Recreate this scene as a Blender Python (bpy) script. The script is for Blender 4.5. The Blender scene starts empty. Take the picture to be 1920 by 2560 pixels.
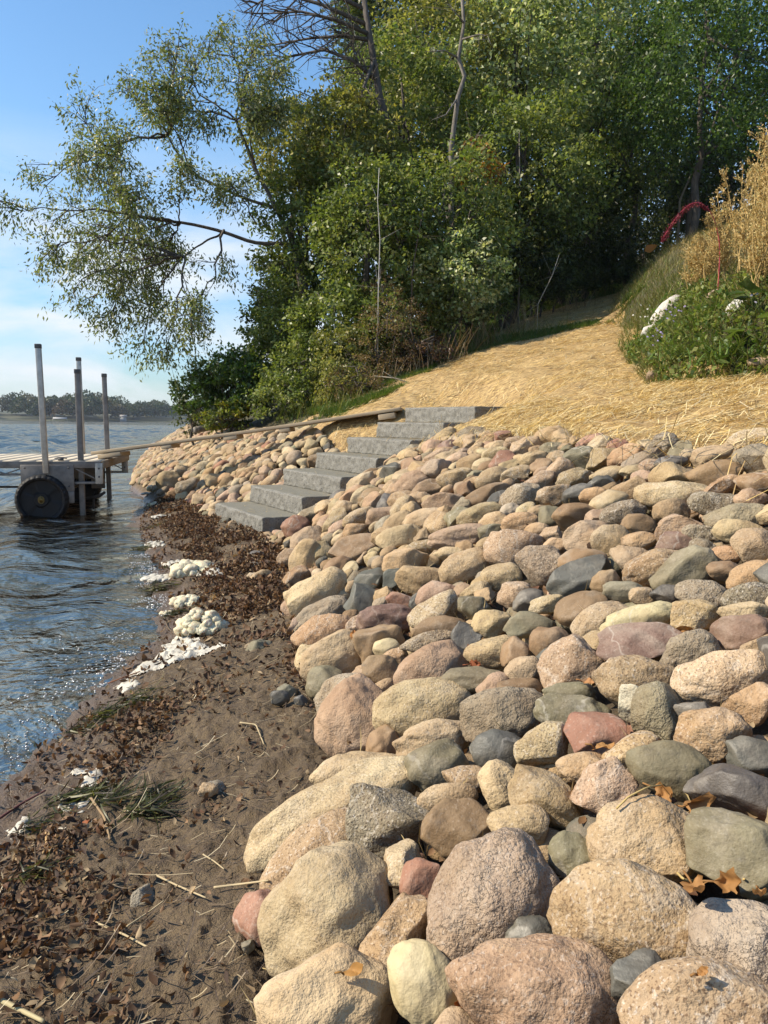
import bpy, bmesh, math, random
import numpy as np
from mathutils import Matrix, Vector

SC = bpy.context.scene
COL = SC.collection
rng = np.random.default_rng(11)
random.seed(5)
D2R = math.pi / 180

# ------------------------------------------------------------------ camera
F = 1923.0
PITCH, ROLL = 6.61 * D2R, 0.69 * D2R
CAM = np.array([0.0, 0.0, 1.15])
_fwd = np.array([0, math.cos(PITCH), -math.sin(PITCH)])
_dn = np.array([0, -math.sin(PITCH), -math.cos(PITCH)])
_x = np.array([1.0, 0, 0])
RIGHT = math.cos(ROLL) * _x - math.sin(ROLL) * _dn
DOWN = math.sin(ROLL) * _x + math.cos(ROLL) * _dn
FWD = _fwd
cd = bpy.data.cameras.new('camera')
cd.sensor_width = 36.0
cd.sensor_fit = 'AUTO'
cd.lens = F / 2560 * 36
cd.clip_start = 0.05
cd.clip_end = 3000
cam = bpy.data.objects.new('camera', cd)
COL.objects.link(cam)
m3 = Matrix((RIGHT, -DOWN, -FWD)).transposed()
cam.matrix_world = Matrix.Translation(Vector(CAM)) @ m3.to_4x4()
SC.camera = cam

# ------------------------------------------------------------------ light
SUN_AZ, SUN_EL = 96 * D2R, 41 * D2R            # azimuth to the left of the view direction
sdir = np.array([-math.sin(SUN_AZ) * math.cos(SUN_EL), math.cos(SUN_AZ) * math.cos(SUN_EL), math.sin(SUN_EL)])
W = bpy.data.worlds.new('World')
SC.world = W
W.use_nodes = True
wn, wl = W.node_tree.nodes, W.node_tree.links
wn.clear()
wo = wn.new('ShaderNodeOutputWorld')
bg = wn.new('ShaderNodeBackground')
sky = wn.new('ShaderNodeTexSky')
sky.sky_type = 'NISHITA'
sky.sun_disc = False
sky.sun_elevation = SUN_EL
sky.sun_rotation = -SUN_AZ                      # clockwise from +Y
sky.altitude = 300
sky.air_density = 1.25
sky.dust_density = 0.35
sky.ozone_density = 2.2
bg.inputs['Strength'].default_value = 0.14
tc = wn.new('ShaderNodeTexCoord')
mp = wn.new('ShaderNodeMapping')
mp.inputs['Scale'].default_value = (1.6, 1.6, 6.5)
mp.inputs['Rotation'].default_value = (0.12, 0.06, 0.3)
nz = wn.new('ShaderNodeTexNoise')
nz.inputs['Scale'].default_value = 2.6
nz.inputs['Detail'].default_value = 8
nz.inputs['Roughness'].default_value = 0.55
nz.inputs['Distortion'].default_value = 0.5
wl.new(tc.outputs['Generated'], mp.inputs['Vector'])
wl.new(mp.outputs['Vector'], nz.inputs['Vector'])
cr = wn.new('ShaderNodeValToRGB')
cr.color_ramp.elements[0].position = 0.33
cr.color_ramp.elements[0].color = (0, 0, 0, 1)
cr.color_ramp.elements[1].position = 0.62
cr.color_ramp.elements[1].color = (1, 1, 1, 1)
wl.new(nz.outputs['Fac'], cr.inputs['Fac'])
sx = wn.new('ShaderNodeSeparateXYZ')
wl.new(tc.outputs['Generated'], sx.inputs['Vector'])
band = wn.new('ShaderNodeMapRange')
band.inputs['From Min'].default_value = 0.33
band.inputs['From Max'].default_value = 0.17
band.clamp = True
wl.new(sx.outputs['Z'], band.inputs['Value'])
mu = wn.new('ShaderNodeMath')
mu.operation = 'MULTIPLY'
wl.new(cr.outputs['Color'], mu.inputs[0])
wl.new(band.outputs['Result'], mu.inputs[1])
mx = wn.new('ShaderNodeMixRGB')
mx.inputs['Color2'].default_value = (4.6, 4.9, 5.2, 1)
wl.new(mu.outputs['Value'], mx.inputs['Fac'])
hsv = wn.new('ShaderNodeHueSaturation')
hsv.inputs['Saturation'].default_value = 1.18
wl.new(sky.outputs['Color'], hsv.inputs['Color'])
hzr = wn.new('ShaderNodeMapRange')
hzr.inputs['From Min'].default_value = 0.30
hzr.inputs['From Max'].default_value = 0.0
wl.new(sx.outputs['Z'], hzr.inputs['Value'])
air = wn.new('ShaderNodeMixRGB')
air.blend_type = 'MULTIPLY'
air.inputs['Color2'].default_value = (0.40, 0.56, 0.84, 1)
wl.new(hzr.outputs['Result'], air.inputs['Fac'])
wl.new(hsv.outputs['Color'], air.inputs['Color1'])
wl.new(air.outputs['Color'], mx.inputs['Color1'])
wl.new(mx.outputs['Color'], bg.inputs['Color'])
wl.new(bg.outputs['Background'], wo.inputs['Surface'])

sl = bpy.data.lights.new('sun', 'SUN')
sl.energy = 5.0
sl.angle = 0.5 * D2R
sl.color = (1.0, 0.89, 0.71)
so = bpy.data.objects.new('sun', sl)
COL.objects.link(so)
so.location = (-20, 5, 30)
so.rotation_euler = Vector(-sdir).to_track_quat('-Z', 'Y').to_euler()

vs = SC.view_settings
vs.view_transform = 'Standard'
vs.look = 'None'
vs.gamma = 1.0
vs.exposure = 0.52
vs.use_curve_mapping = False
SC.cycles.max_bounces = 8
SC.cycles.transparent_max_bounces = 12
SC.cycles.caustics_reflective = False
SC.cycles.caustics_refractive = False

# ------------------------------------------------------------------ helpers
def ray(px, py):
    a, b = (px - 960) / F, (py - 1280) / F
    return FWD + a * RIGHT + b * DOWN

def at(px, py, Y):
    r = ray(px, py)
    return CAM + r * (Y / r[1])

def hitz(px, py, z):
    r = ray(px, py)
    return CAM + r * ((z - CAM[2]) / r[2])

def proj(P):
    P = np.atleast_2d(P) - CAM
    d = P @ FWD
    return np.stack([960 + F * (P @ RIGHT) / d, 1280 + F * (P @ DOWN) / d, d], 1)

def hash2(ix, iy, seed):
    h = (ix.astype(np.int64) * 374761393 + iy.astype(np.int64) * 668265263 + seed * 974634777) & 0x7fffffff
    h = ((h ^ (h >> 13)) * 1274126177) & 0x7fffffff
    return ((h ^ (h >> 16)) & 0xffff) / 65535.0

def vn(x, y, s, seed=0):
    x = np.asarray(x, float) * s
    y = np.asarray(y, float) * s
    ix, iy = np.floor(x), np.floor(y)
    fx, fy = x - ix, y - iy
    fx = fx * fx * (3 - 2 * fx)
    fy = fy * fy * (3 - 2 * fy)
    a = hash2(ix, iy, seed); b = hash2(ix + 1, iy, seed)
    c = hash2(ix, iy + 1, seed); d = hash2(ix + 1, iy + 1, seed)
    return (a * (1 - fx) + b * fx) * (1 - fy) + (c * (1 - fx) + d * fx) * fy

def fbm(x, y, s, seed=0, o=4):
    r, a, t = 0, 1.0, 0
    for i in range(o):
        r = r + a * vn(x, y, s * 2 ** i, seed + i * 17)
        t += a
        a *= 0.5
    return r / t

def sstep(a, b, x):
    t = np.clip((np.asarray(x, float) - a) / (b - a), 0, 1)
    return t * t * (3 - 2 * t)

def norm(v):
    return v / np.maximum(np.linalg.norm(v, axis=-1, keepdims=True), 1e-9)

def new_obj(name, data, parent=None):
    o = bpy.data.objects.new(name, data)
    COL.objects.link(o)
    if parent is not None:
        o.parent = parent
    return o

def tag(o, label=None, cat=None, group=None, kind=None):
    if label: o['label'] = label
    if cat: o['category'] = cat
    if group: o['group'] = group
    if kind: o['kind'] = kind
    return o

def thing(name, loc, label, cat, group=None):
    o = new_obj(name, None)
    o.empty_display_size = 0.1
    o.location = tuple(loc)
    return tag(o, label, cat, group)

def make_mesh(name, V, quads=None, tris=None, mat=None, col=None, smooth=True):
    me = bpy.data.meshes.new(name)
    V = np.asarray(V, np.float32)
    nq = 0 if quads is None else len(quads)
    nt = 0 if tris is None else len(tris)
    loops, starts, tots = [], [], []
    if nq:
        loops.append(np.asarray(quads, np.int32).ravel())
        starts.append(np.arange(nq) * 4)
    if nt:
        loops.append(np.asarray(tris, np.int32).ravel())
        starts.append(nq * 4 + np.arange(nt) * 3)
    loops = np.concatenate(loops); starts = np.concatenate(starts).astype(np.int32)
    me.vertices.add(len(V)); me.vertices.foreach_set('co', V.ravel())
    me.loops.add(len(loops)); me.loops.foreach_set('vertex_index', loops)
    me.polygons.add(nq + nt); me.polygons.foreach_set('loop_start', starts)
    me.update(calc_edges=True)
    me.validate()
    if smooth:
        me.polygons.foreach_set('use_smooth', np.ones(len(me.polygons), bool))
    if col is not None:
        c = np.ones((len(V), 4), np.float32)
        c[:, :3] = col
        at_ = me.color_attributes.new('col', 'FLOAT_COLOR', 'POINT')
        at_.data.foreach_set('color', c.ravel())
    if mat is not None:
        me.materials.append(mat)
    return me

class MB:
    """collects pieces of one mesh"""
    def __init__(s):
        s.V, s.Q, s.T, s.C, s.n = [], [], [], [], 0
    def add(s, V, Q=None, T=None, C=None):
        V = np.asarray(V, float).reshape(-1, 3)
        s.V.append(V)
        if Q is not None and len(Q): s.Q.append(np.asarray(Q) + s.n)
        if T is not None and len(T): s.T.append(np.asarray(T) + s.n)
        if C is not None: s.C.append(np.broadcast_to(np.asarray(C, float), (len(V), 3)))
        s.n += len(V)
        return s
    def box(s, lo, hi, C=None, M=None):
        x0, y0, z0 = lo; x1, y1, z1 = hi
        V = np.array([[x0,y0,z0],[x1,y0,z0],[x1,y1,z0],[x0,y1,z0],[x0,y0,z1],[x1,y0,z1],[x1,y1,z1],[x0,y1,z1]], float)
        if M is not None: V = V @ M[0] + M[1]
        return s.add(V, [[0,3,2,1],[4,5,6,7],[0,1,5,4],[1,2,6,5],[2,3,7,6],[3,0,4,7]], C=C)
    def bar(s, a, b, w, h=None, C=None):
        a, b = np.array(a, float), np.array(b, float)
        h = h or w
        d = norm(b - a)
        up = np.array([0, 0, 1.0]) if abs(d[2]) < 0.9 else np.array([0, 1.0, 0])
        sd = norm(np.cross(d, up)); u = np.cross(sd, d)
        V = [p + sx_ * sd * w / 2 + sz_ * u * h / 2 for p in (a, b) for sx_, sz_ in ((-1,-1),(1,-1),(1,1),(-1,1))]
        return s.add(V, [[0,1,2,3],[7,6,5,4],[0,4,5,1],[1,5,6,2],[2,6,7,3],[3,7,4,0]], C=C)
    def tube(s, P, R, n=6, C=None):
        P = np.asarray(P, float); R = np.broadcast_to(np.asarray(R, float), (len(P),))
        T = norm(np.gradient(P, axis=0))
        ref = np.array([0.31, 0.87, 0.38])
        a = norm(np.cross(T, ref)); b = np.cross(T, a)
        an = np.arange(n) / n * 2 * np.pi
        V = P[:, None] + R[:, None, None] * (np.cos(an)[None, :, None] * a[:, None] + np.sin(an)[None, :, None] * b[:, None])
        i = np.arange(len(P) - 1)[:, None] * n; j = np.arange(n)[None]; k = (j + 1) % n
        Q = np.stack([i + j, i + k, i + n + k, i + n + j], -1).reshape(-1, 4)
        T_ = [[0, x + 1, x] for x in range(1, n - 1)] + [[(len(P)-1)*n, (len(P)-1)*n + x, (len(P)-1)*n + x + 1] for x in range(1, n - 1)]
        return s.add(V.reshape(-1, 3), Q, T_, C)
    def ribbons(s, P, D, N, L, Wd, curl=0.0, cup=0.0, rows=2, cols=1, prof=None, C=None):
        """a batch of bent strips: base P, axis D, normal N"""
        P = np.asarray(P, float); n = len(P)
        D = norm(np.broadcast_to(np.asarray(D, float), (n, 3)))
        N = np.broadcast_to(np.asarray(N, float), (n, 3))
        S = norm(np.cross(D, N)); N = norm(np.cross(S, D))
        L = np.broadcast_to(L, (n,)); Wd = np.broadcast_to(Wd, (n,))
        cu = np.broadcast_to(curl, (n,)).astype(float); cu = np.where(np.abs(cu) < 1e-3, 1e-3, cu)
        cp = np.broadcast_to(cup, (n,))
        t = np.linspace(0, 1, rows + 1)
        pr = (np.ones(rows + 1) if prof is None else np.array(prof, float))
        c = np.linspace(-1, 1, cols + 1)
        a = cu[:, None] * t[None]
        along = L[:, None] * np.sin(a) / cu[:, None]
        rise = L[:, None] * (1 - np.cos(a)) / cu[:, None]
        base = P[:, None] + along[..., None] * D[:, None] + rise[..., None] * N[:, None]
        half = (Wd[:, None] * pr[None] / 2)
        V = base[:, :, None] + (half[:, :, None] * c[None, None])[..., None] * S[:, None, None] \
            + (half[:, :, None] * cp[:, None, None] * np.abs(c)[None, None])[..., None] * N[:, None, None]
        m = (rows + 1) * (cols + 1)
        r_, c_ = np.meshgrid(np.arange(rows), np.arange(cols), indexing='ij')
        q0 = (r_ * (cols + 1) + c_).ravel()
        Q = np.stack([q0, q0 + 1, q0 + cols + 2, q0 + cols + 1], 1)
        Q = (np.arange(n)[:, None, None] * m + Q[None]).reshape(-1, 4)
        CC = None if C is None else np.repeat(np.broadcast_to(np.asarray(C, float), (n, 3)), m, axis=0)
        return s.add(V.reshape(-1, 3), Q, C=CC)
    def leaves(s, P, D, N, L, ratio, fold, C):
        """kite shaped leaves, one folded quad each"""
        P = np.asarray(P, float); n = len(P)
        D = norm(np.asarray(D, float)); S = norm(np.cross(D, N)); N = np.cross(S, D)
        L = np.broadcast_to(L, (n,))[:, None]
        mid = P + D * L * 0.42
        V = np.stack([P, mid + S * L * ratio / 2 + N * L * fold, P + D * L - N * L * 0.08, mid - S * L * ratio / 2 + N * L * fold], 1)
        Q = np.arange(n)[:, None] * 4 + np.arange(4)[None]
        return s.add(V.reshape(-1, 3), Q, C=np.repeat(np.broadcast_to(C, (n, 3)), 4, axis=0))
    def mesh(s, name, mat, smooth=True):
        cat = lambda l: np.concatenate(l) if l else None
        return make_mesh(name, np.concatenate(s.V), cat(s.Q), cat(s.T), mat, cat(s.C) if len(s.C) == len(s.V) else None, smooth)
    def build(s, name, mat, parent=None, smooth=True, bevel=0):
        o = new_obj(name, s.mesh(name, mat, smooth), parent)
        if bevel:
            b = o.modifiers.new('bevel', 'BEVEL'); b.width = bevel; b.segments = 2; b.limit_method = 'ANGLE'
        return o
    def shift(s, d):
        s.V = [v - np.asarray(d) for v in s.V]
        return s

def build_at(mb, name, mat, loc, label, cat, group=None, smooth=True, bevel=0, kind=None):
    mb.shift(loc)
    o = mb.build(name, mat, None, smooth, bevel)
    o.location = tuple(loc)
    return tag(o, label, cat, group, kind)

# ------------------------------------------------------------------ materials
class NT:
    def __init__(s, name):
        s.m = bpy.data.materials.new(name); s.m.use_nodes = True
        s.t = s.m.node_tree; s.t.nodes.clear()
        s.out = s.t.nodes.new('ShaderNodeOutputMaterial')
    def n(s, typ, **kw):
        nd = s.t.nodes.new('ShaderNode' + typ)
        for k, v in kw.items():
            if k in nd.inputs: s.put(nd.inputs[k], v)
            elif hasattr(nd, k): setattr(nd, k, v)
        return nd
    def put(s, sock, v):
        if hasattr(v, 'is_linked') or isinstance(v, bpy.types.NodeSocket): s.t.links.new(v, sock)
        elif isinstance(v, (tuple, list)) and len(v) == 3 and sock.type == 'RGBA': sock.default_value = (*v, 1)
        else: sock.default_value = v
    def noise(s, vec, scale, detail=4, rough=0.55, dist=0.0):
        nd = s.n('TexNoise', Scale=scale, Detail=detail, Roughness=rough, Distortion=dist)
        if vec is not None: s.t.links.new(vec, nd.inputs['Vector'])
        return nd.outputs['Fac']
    def ramp(s, fac, stops):
        nd = s.n('ValToRGB'); e = nd.color_ramp.elements
        while len(e) < len(stops): e.new(0.5)
        for el, (p, c) in zip(e, stops):
            el.position = p
            el.color = (c, c, c, 1) if not isinstance(c, (tuple, list)) else (*c, 1)
        s.t.links.new(fac, nd.inputs['Fac'])
        return nd.outputs['Color']
    def mix(s, fac, a, b, mode='MIX'):
        nd = s.n('MixRGB', blend_type=mode)
        s.put(nd.inputs['Fac'], fac); s.put(nd.inputs['Color1'], a); s.put(nd.inputs['Color2'], b)
        return nd.outputs['Color']
    def math(s, op, a, b=0.0):
        nd = s.n('Math', operation=op)
        s.put(nd.inputs[0], a); s.put(nd.inputs[1], b)
        return nd.outputs['Value']
    def bump(s, h, strength=0.5, dist=0.01, normal=None):
        nd = s.n('Bump', Strength=strength, Distance=dist)
        s.t.links.new(h, nd.inputs['Height'])
        if normal is not None: s.t.links.new(normal, nd.inputs['Normal'])
        return nd.outputs['Normal']
    def bsdf(s, color, rough=0.8, normal=None, **kw):
        nd = s.n('BsdfPrincipled')
        s.put(nd.inputs['Base Color'], color); s.put(nd.inputs['Roughness'], rough)
        for k, v in kw.items(): s.put(nd.inputs[k.replace('_', ' ')], v)
        if normal is not None: s.t.links.new(normal, nd.inputs['Normal'])
        return nd.outputs['BSDF']
    def done(s, sh):
        s.t.links.new(sh, s.out.inputs['Surface']); return s.m
    def attr(s, name='col'):
        return s.n('Attribute', attribute_name=name).outputs['Color']
    def objvec(s, rnd=True):
        v = s.n('TexCoord').outputs['Object']
        if not rnd: return v
        r = s.n('ObjectInfo').outputs['Random']
        c = s.n('CombineXYZ', X=s.math('MULTIPLY', r, 37.0), Y=s.math('MULTIPLY', r, 91.0), Z=s.math('MULTIPLY', r, 53.0)).outputs['Vector']
        a = s.n('VectorMath', operation='ADD')
        s.t.links.new(v, a.inputs[0]); s.t.links.new(c, a.inputs[1])
        return a.outputs['Vector']

def mat_stone(name, speckle, stain, bumpk, rough=0.85):
    t = NT(name); v = t.objvec(); c = t.attr()
    rv = t.n('ObjectInfo').outputs['Random']
    r1 = t.math('FRACT', t.math('MULTIPLY', rv, 7.31)); r2 = t.math('FRACT', t.math('MULTIPLY', rv, 13.7))
    sp = t.math('ADD', 0.15, t.math('MULTIPLY', r1, 1.0))
    big = t.noise(v, 7, 4, 0.6, 0.4)
    base = t.mix(t.ramp(big, [(0.38, 0.0), (0.66, 1.0)]), c, t.mix(1.0, c, (0.72, 0.66, 0.60), 'MULTIPLY'))
    st = t.noise(v, 13, 5, 0.65, 0.8)
    base = t.mix(t.math('MULTIPLY', t.math('MULTIPLY', t.ramp(st, [(0.50, 0.0), (0.66, 1.0)]), r2), stain), base, (0.34, 0.23, 0.12))
    pale = t.noise(v, 4.5, 5, 0.7, 0.6)
    base = t.mix(t.math('MULTIPLY', t.ramp(pale, [(0.52, 0.0), (0.66, 1.0)]), 0.26), base, (0.50, 0.43, 0.33))
    wv = t.n('TexWave', Scale=3.0, Distortion=14.0, Detail=4.0); t.put(wv.inputs['Detail Scale'], 2.0); t.t.links.new(v, wv.inputs['Vector'])
    vein = t.math('MULTIPLY', t.ramp(wv.outputs['Fac'], [(0.955, 0.0), (0.995, 1.0)]), t.ramp(r1, [(0.62, 0.0), (0.8, 0.28)]))
    base = t.mix(vein, base, (0.55, 0.50, 0.42))
    crk = t.n('TexVoronoi', Scale=6.0, feature='DISTANCE_TO_EDGE'); t.t.links.new(t.mix(0.12, v, t.n('TexNoise', Scale=14.0).outputs['Color']), crk.inputs['Vector'])
    crack = t.math('MULTIPLY', t.ramp(crk.outputs['Distance'], [(0.0, 1.0), (0.012, 0.0)]), t.ramp(r2, [(0.6, 0.0), (0.85, 0.35)]))
    g1 = t.noise(v, 210, 2, 0.5)
    g2 = t.noise(v, 150, 3, 0.6)
    base = t.mix(t.math('MULTIPLY', t.ramp(g1, [(0.55, 0.0), (0.66, 1.0)]), t.math('MULTIPLY', sp, speckle)), base, t.mix(1.0, base, (0.42, 0.36, 0.32), 'MULTIPLY'))
    base = t.mix(t.math('MULTIPLY', t.ramp(g2, [(0.56, 0.0), (0.68, 1.0)]), t.math('MULTIPLY', sp, speckle * 0.7)), base, t.mix(0.6, base, (0.75, 0.68, 0.58)))
    dark = t.noise(v, 26, 6, 0.7)
    base = t.mix(t.math('MULTIPLY', t.ramp(dark, [(0.58, 0.0), (0.70, 1.0)]), 0.45), base, (0.09, 0.075, 0.06))
    base = t.mix(crack, base, (0.05, 0.04, 0.03))
    vor = t.n('TexVoronoi', Scale=120.0); t.t.links.new(v, vor.inputs['Vector'])
    pit = t.math('MULTIPLY', t.ramp(vor.outputs['Distance'], [(0.0, 0.0), (0.22, 1.0)]), t.noise(v, 30, 3))
    h = t.math('ADD', t.math('MULTIPLY', t.noise(v, 24, 6, 0.6), 1.6), t.math('ADD', t.math('MULTIPLY', g1, 0.25), t.math('MULTIPLY', pit, 0.22)))
    h = t.math('SUBTRACT', h, t.math('MULTIPLY', crack, 0.5))
    return t.done(t.bsdf(base, rough, t.bump(h, bumpk, 0.012)))

def mat_leaf(name, rough=0.42, trans=0.4, spec=0.42, tint=(1.2, 1.28, 0.62)):
    t = NT(name); c = t.attr()
    a = t.bsdf(c, rough, Specular_IOR_Level=spec)
    tr = t.n('BsdfTranslucent', Color=t.mix(1.0, c, tint, 'MULTIPLY')).outputs['BSDF']
    mxs = t.n('MixShader', Fac=trans)
    t.t.links.new(a, mxs.inputs[1]); t.t.links.new(tr, mxs.inputs[2])
    return t.done(mxs.outputs['Shader'])

def mat_col(name, rough=0.8, spec=0.3, nscale=None, amt=0.3, bumpk=0.0):
    t = NT(name); c = t.attr(); nrm = None
    if nscale:
        v = t.objvec()
        n_ = t.noise(v, nscale, 5, 0.6)
        c = t.mix(t.math('MULTIPLY', n_, amt * 2), c, t.mix(1.0, c, (0.4, 0.38, 0.36), 'MULTIPLY'))
        if bumpk: nrm = t.bump(n_, bumpk, 0.01)
    return t.done(t.bsdf(c, rough, nrm, Specular_IOR_Level=spec))

def mat_bark(name, c1, c2, sc=9):
    t = NT(name); v = t.n('TexCoord').outputs['Object']
    m_ = t.n('Mapping', Scale=(sc, sc, sc * 0.22)); t.t.links.new(v, m_.inputs['Vector'])
    n_ = t.noise(m_.outputs['Vector'], 3, 6, 0.65, 0.3)
    return t.done(t.bsdf(t.mix(t.ramp(n_, [(0.35, 0.0), (0.65, 1.0)]), c1, c2), 0.9, t.bump(n_, 0.8, 0.02)))

M = {}
M['granite'] = mat_stone('granite', 0.85, 0.55, 0.75)
M['smooth'] = mat_stone('smooth_stone', 0.30, 0.35, 0.35, 0.72)
M['slate'] = mat_stone('slate_stone', 0.10, 0.10, 0.35, 0.55)
M['rough'] = mat_stone('coarse_granite', 1.0, 0.35, 1.2, 0.9)
M['leaf'] = mat_leaf('leaf')
M['leaf_dull'] = mat_leaf('leaf_dull', 0.55, 0.3, 0.3)
M['grass'] = mat_leaf('grass_blade', 0.5, 0.3, 0.3, (1.2, 1.25, 0.6))
M['dry'] = mat_leaf('dry_leaf', 0.65, 0.22, 0.25, (1.2, 1.0, 0.7))
M['straw'] = mat_leaf('straw_stalk', 0.45, 0.12, 0.4, (1.1, 1.0, 0.7))
M['bark'] = mat_bark('bark', (0.05, 0.04, 0.032), (0.12, 0.10, 0.08))
M['bark_grey'] = mat_bark('grey_bark', (0.10, 0.085, 0.07), (0.24, 0.21, 0.175))
M['stem'] = mat_col('plant_stem', 0.7)
M['petal'] = mat_leaf('petal', 0.6, 0.3, 0.3, (1, 1, 1))
def mat_wood(name, c1, c2, ax):
    t = NT(name); v = t.n('TexCoord').outputs['Object']
    sc = [22, 22, 22]; sc[ax] = 1.2
    m_ = t.n('Mapping', Scale=tuple(sc)); t.t.links.new(v, m_.inputs['Vector'])
    n_ = t.noise(m_.outputs['Vector'], 2.2, 7, 0.7, 0.6)
    b_ = t.noise(v, 2.5, 4)
    c = t.mix(t.ramp(n_, [(0.3, 0.0), (0.7, 1.0)]), c1, c2)
    c = t.mix(t.ramp(b_, [(0.45, 0.0), (0.75, 0.5)]), c, t.mix(1.0, c, (0.55, 0.52, 0.48), 'MULTIPLY'))
    return t.done(t.bsdf(c, 0.8, t.bump(n_, 0.4, 0.004)))
M['plank'] = mat_wood('weathered_plank', (0.50, 0.39, 0.25), (0.36, 0.275, 0.18), 0)
M['fascia'] = mat_wood('fascia_wood', (0.36, 0.27, 0.17), (0.2, 0.15, 0.10), 1)
M['deck'] = mat_wood('deck_board', (0.52, 0.45, 0.34), (0.48, 0.41, 0.31), 1)
def mat_metal(name, c, rough=0.45, metal=0.7):
    t = NT(name); v = t.objvec()
    n_ = t.noise(v, 9, 6, 0.65); f_ = t.noise(v, 60, 4)
    cc = t.mix(t.ramp(n_, [(0.4, 0.0), (0.72, 0.8)]), c, tuple(x * 0.5 for x in c))
    cc = t.mix(t.ramp(f_, [(0.6, 0.0), (0.8, 0.35)]), cc, tuple(x * 0.6 + 0.02 for x in c))
    r_ = t.math('ADD', t.math('MULTIPLY', n_, 0.35), rough - 0.15)
    return t.done(t.bsdf(cc, r_, t.bump(f_, 0.08, 0.003), Metallic=metal))
M['alu'] = mat_metal('aluminium', (0.50, 0.46, 0.40))
M['alu_dark'] = mat_metal('dark_aluminium', (0.25, 0.22, 0.19), 0.6, 0.4)  # darker, rougher aluminium for the truss, wheel plates, rail, axle and two posts
M['cap'] = mat_metal('post_cap', (0.10, 0.095, 0.09), 0.6, 0.0)
M['brass'] = mat_metal('brass_hub', (0.22, 0.16, 0.06), 0.4, 0.9)
_t = NT('black_plastic'); M['rubber'] = _t.done(_t.bsdf(_t.mix(_t.noise(_t.objvec(), 8, 5), (0.007, 0.008, 0.010), (0.022, 0.021, 0.020)), 0.6, None, Specular_IOR_Level=0.25))

# ------------------------------------------------------------------ terrain
SHORE = np.array([(-3, -1.0), (0.5, -1.10), (1.5, -1.13), (2.6, -1.21), (3.27, -1.2), (4.5, -1.27), (5.6, -1.68), (7.3, -2.35), (8.8, -2.85), (10.5, -3.25), (13, -4.3), (20, -6.4), (40, -12), (90, -20)])
TOE = np.array([(-3, -0.2), (1.37, -0.24), (2.05, -0.18), (3.0, -0.28), (4.0, -0.47), (5.5, -0.72), (6.73, -1.07), (7.9, -1.74), (9.5, -2.4), (11, -3.2), (13.2, -4.25), (20, -6.3), (40, -11.5), (90, -19)])
TOP = np.array([(-3, 2.6), (1, 1.95), (3, 1.5), (5, 0.98), (7.44, 0.35), (9, -0.55), (11, -1.5), (14, -2.75), (20, -4.9), (40, -10), (90, -17)])
BANK = np.array([(4.6, 4.4), (5.2, 2.75), (5.8, 2.42), (6.5, 2.32), (8, 2.58), (9.5, 2.93), (11, 3.3), (14, 4.05), (17.5, 5.25), (25, 9.2), (90, 34)])
def xi(tab, y):
    return np.interp(y, tab[:, 0], tab[:, 1])

def plateau(x, y):
    z = 0.736 + 0.174 * np.maximum(x, -4) + 0.056 * y + 0.1 * np.log1p(np.exp((y - 7) * 2)) / 2
    z = z + 0.042 * np.log1p(np.exp(np.clip((y - 9), -30, 30))) + 0.02 * np.log1p(np.exp(np.clip((y - 18), -30, 30)))
    return z

def bank_h(x, y):
    d1 = (x - xi(BANK, y)) * 0.9
    d2 = (y - (5.05 - 0.30 * (x - 2.6)))
    d = np.minimum(d1, d2) + 0.25 * (vn(x, y, 1.3, 5) - 0.5)
    return np.where(d > 0, 1.2 * (1 - np.exp(-np.maximum(d, 0) * 1.4)), 0), d

def H(x, y):
    x = np.asarray(x, float); y = np.asarray(y, float)
    s, t, p = xi(SHORE, y), xi(TOE, y), xi(TOP, y)
    zt = 1.04
    bed = -0.10 * (s - x) - 0.008 * np.maximum(s - x - 1, 0) ** 2
    bed = np.maximum(bed, -2.5)
    beach = 0.17 * np.clip((x - s) / np.maximum(t - s, 0.05), 0, 1) ** 0.85
    f = np.clip((x - t) / (p - t), 0, 1)
    slope = 0.17 + (zt - 0.17) * f + 0.05 * np.sin(f * np.pi)
    pl = plateau(x, y)
    # ease from the bank's top into the straw slope
    e = np.maximum(x - p, 0)
    pl0 = zt + (pl - zt) * (1 - np.exp(-e * 1.5 / (1 + 0.35 * np.maximum(y - 9, 0))))
    b, _ = bank_h(x, y)
    z = np.where(x < s, bed, np.where(x < t, beach, np.where(x < p, slope, pl0 + b)))
    # the ground is cut to the pitch of the steps
    dx, dy = x + 1.743, y - 7.905
    a_ = dx * 0.87207 + dy * 0.48938; b_ = dx * 0.48938 - dy * 0.87207
    zs = 0.138 + 0.17 * (a_ / 0.378 - 0.3) - 0.12 * (1 - sstep(0.0, 0.06, np.maximum(-b_, b_ - 1.375)))
    out = np.maximum(np.maximum(-b_ - 0.05, b_ - 1.42), np.maximum(-a_ - 0.1, a_ - 2.65) * 1.0)
    zs = np.maximum(zs, 0.16)
    w = 1 - sstep(0.0, 0.75, out)
    return z - w * np.maximum(z - zs, 0)

def hit(px, py, off=0.0, hf=H):
    r = ray(px, py); t = 0.4; pt = t
    while t < 120:
        P = CAM + r * t
        if P[2] < float(hf(P[0], P[1])) + off:
            lo, hi = pt, t
            for _ in range(30):
                m_ = (lo + hi) / 2; P = CAM + r * m_
                if P[2] < float(hf(P[0], P[1])) + off: hi = m_
                else: lo = m_
            return CAM + r * hi
        pt = t; t *= 1.012
    return CAM + r * 60

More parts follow.
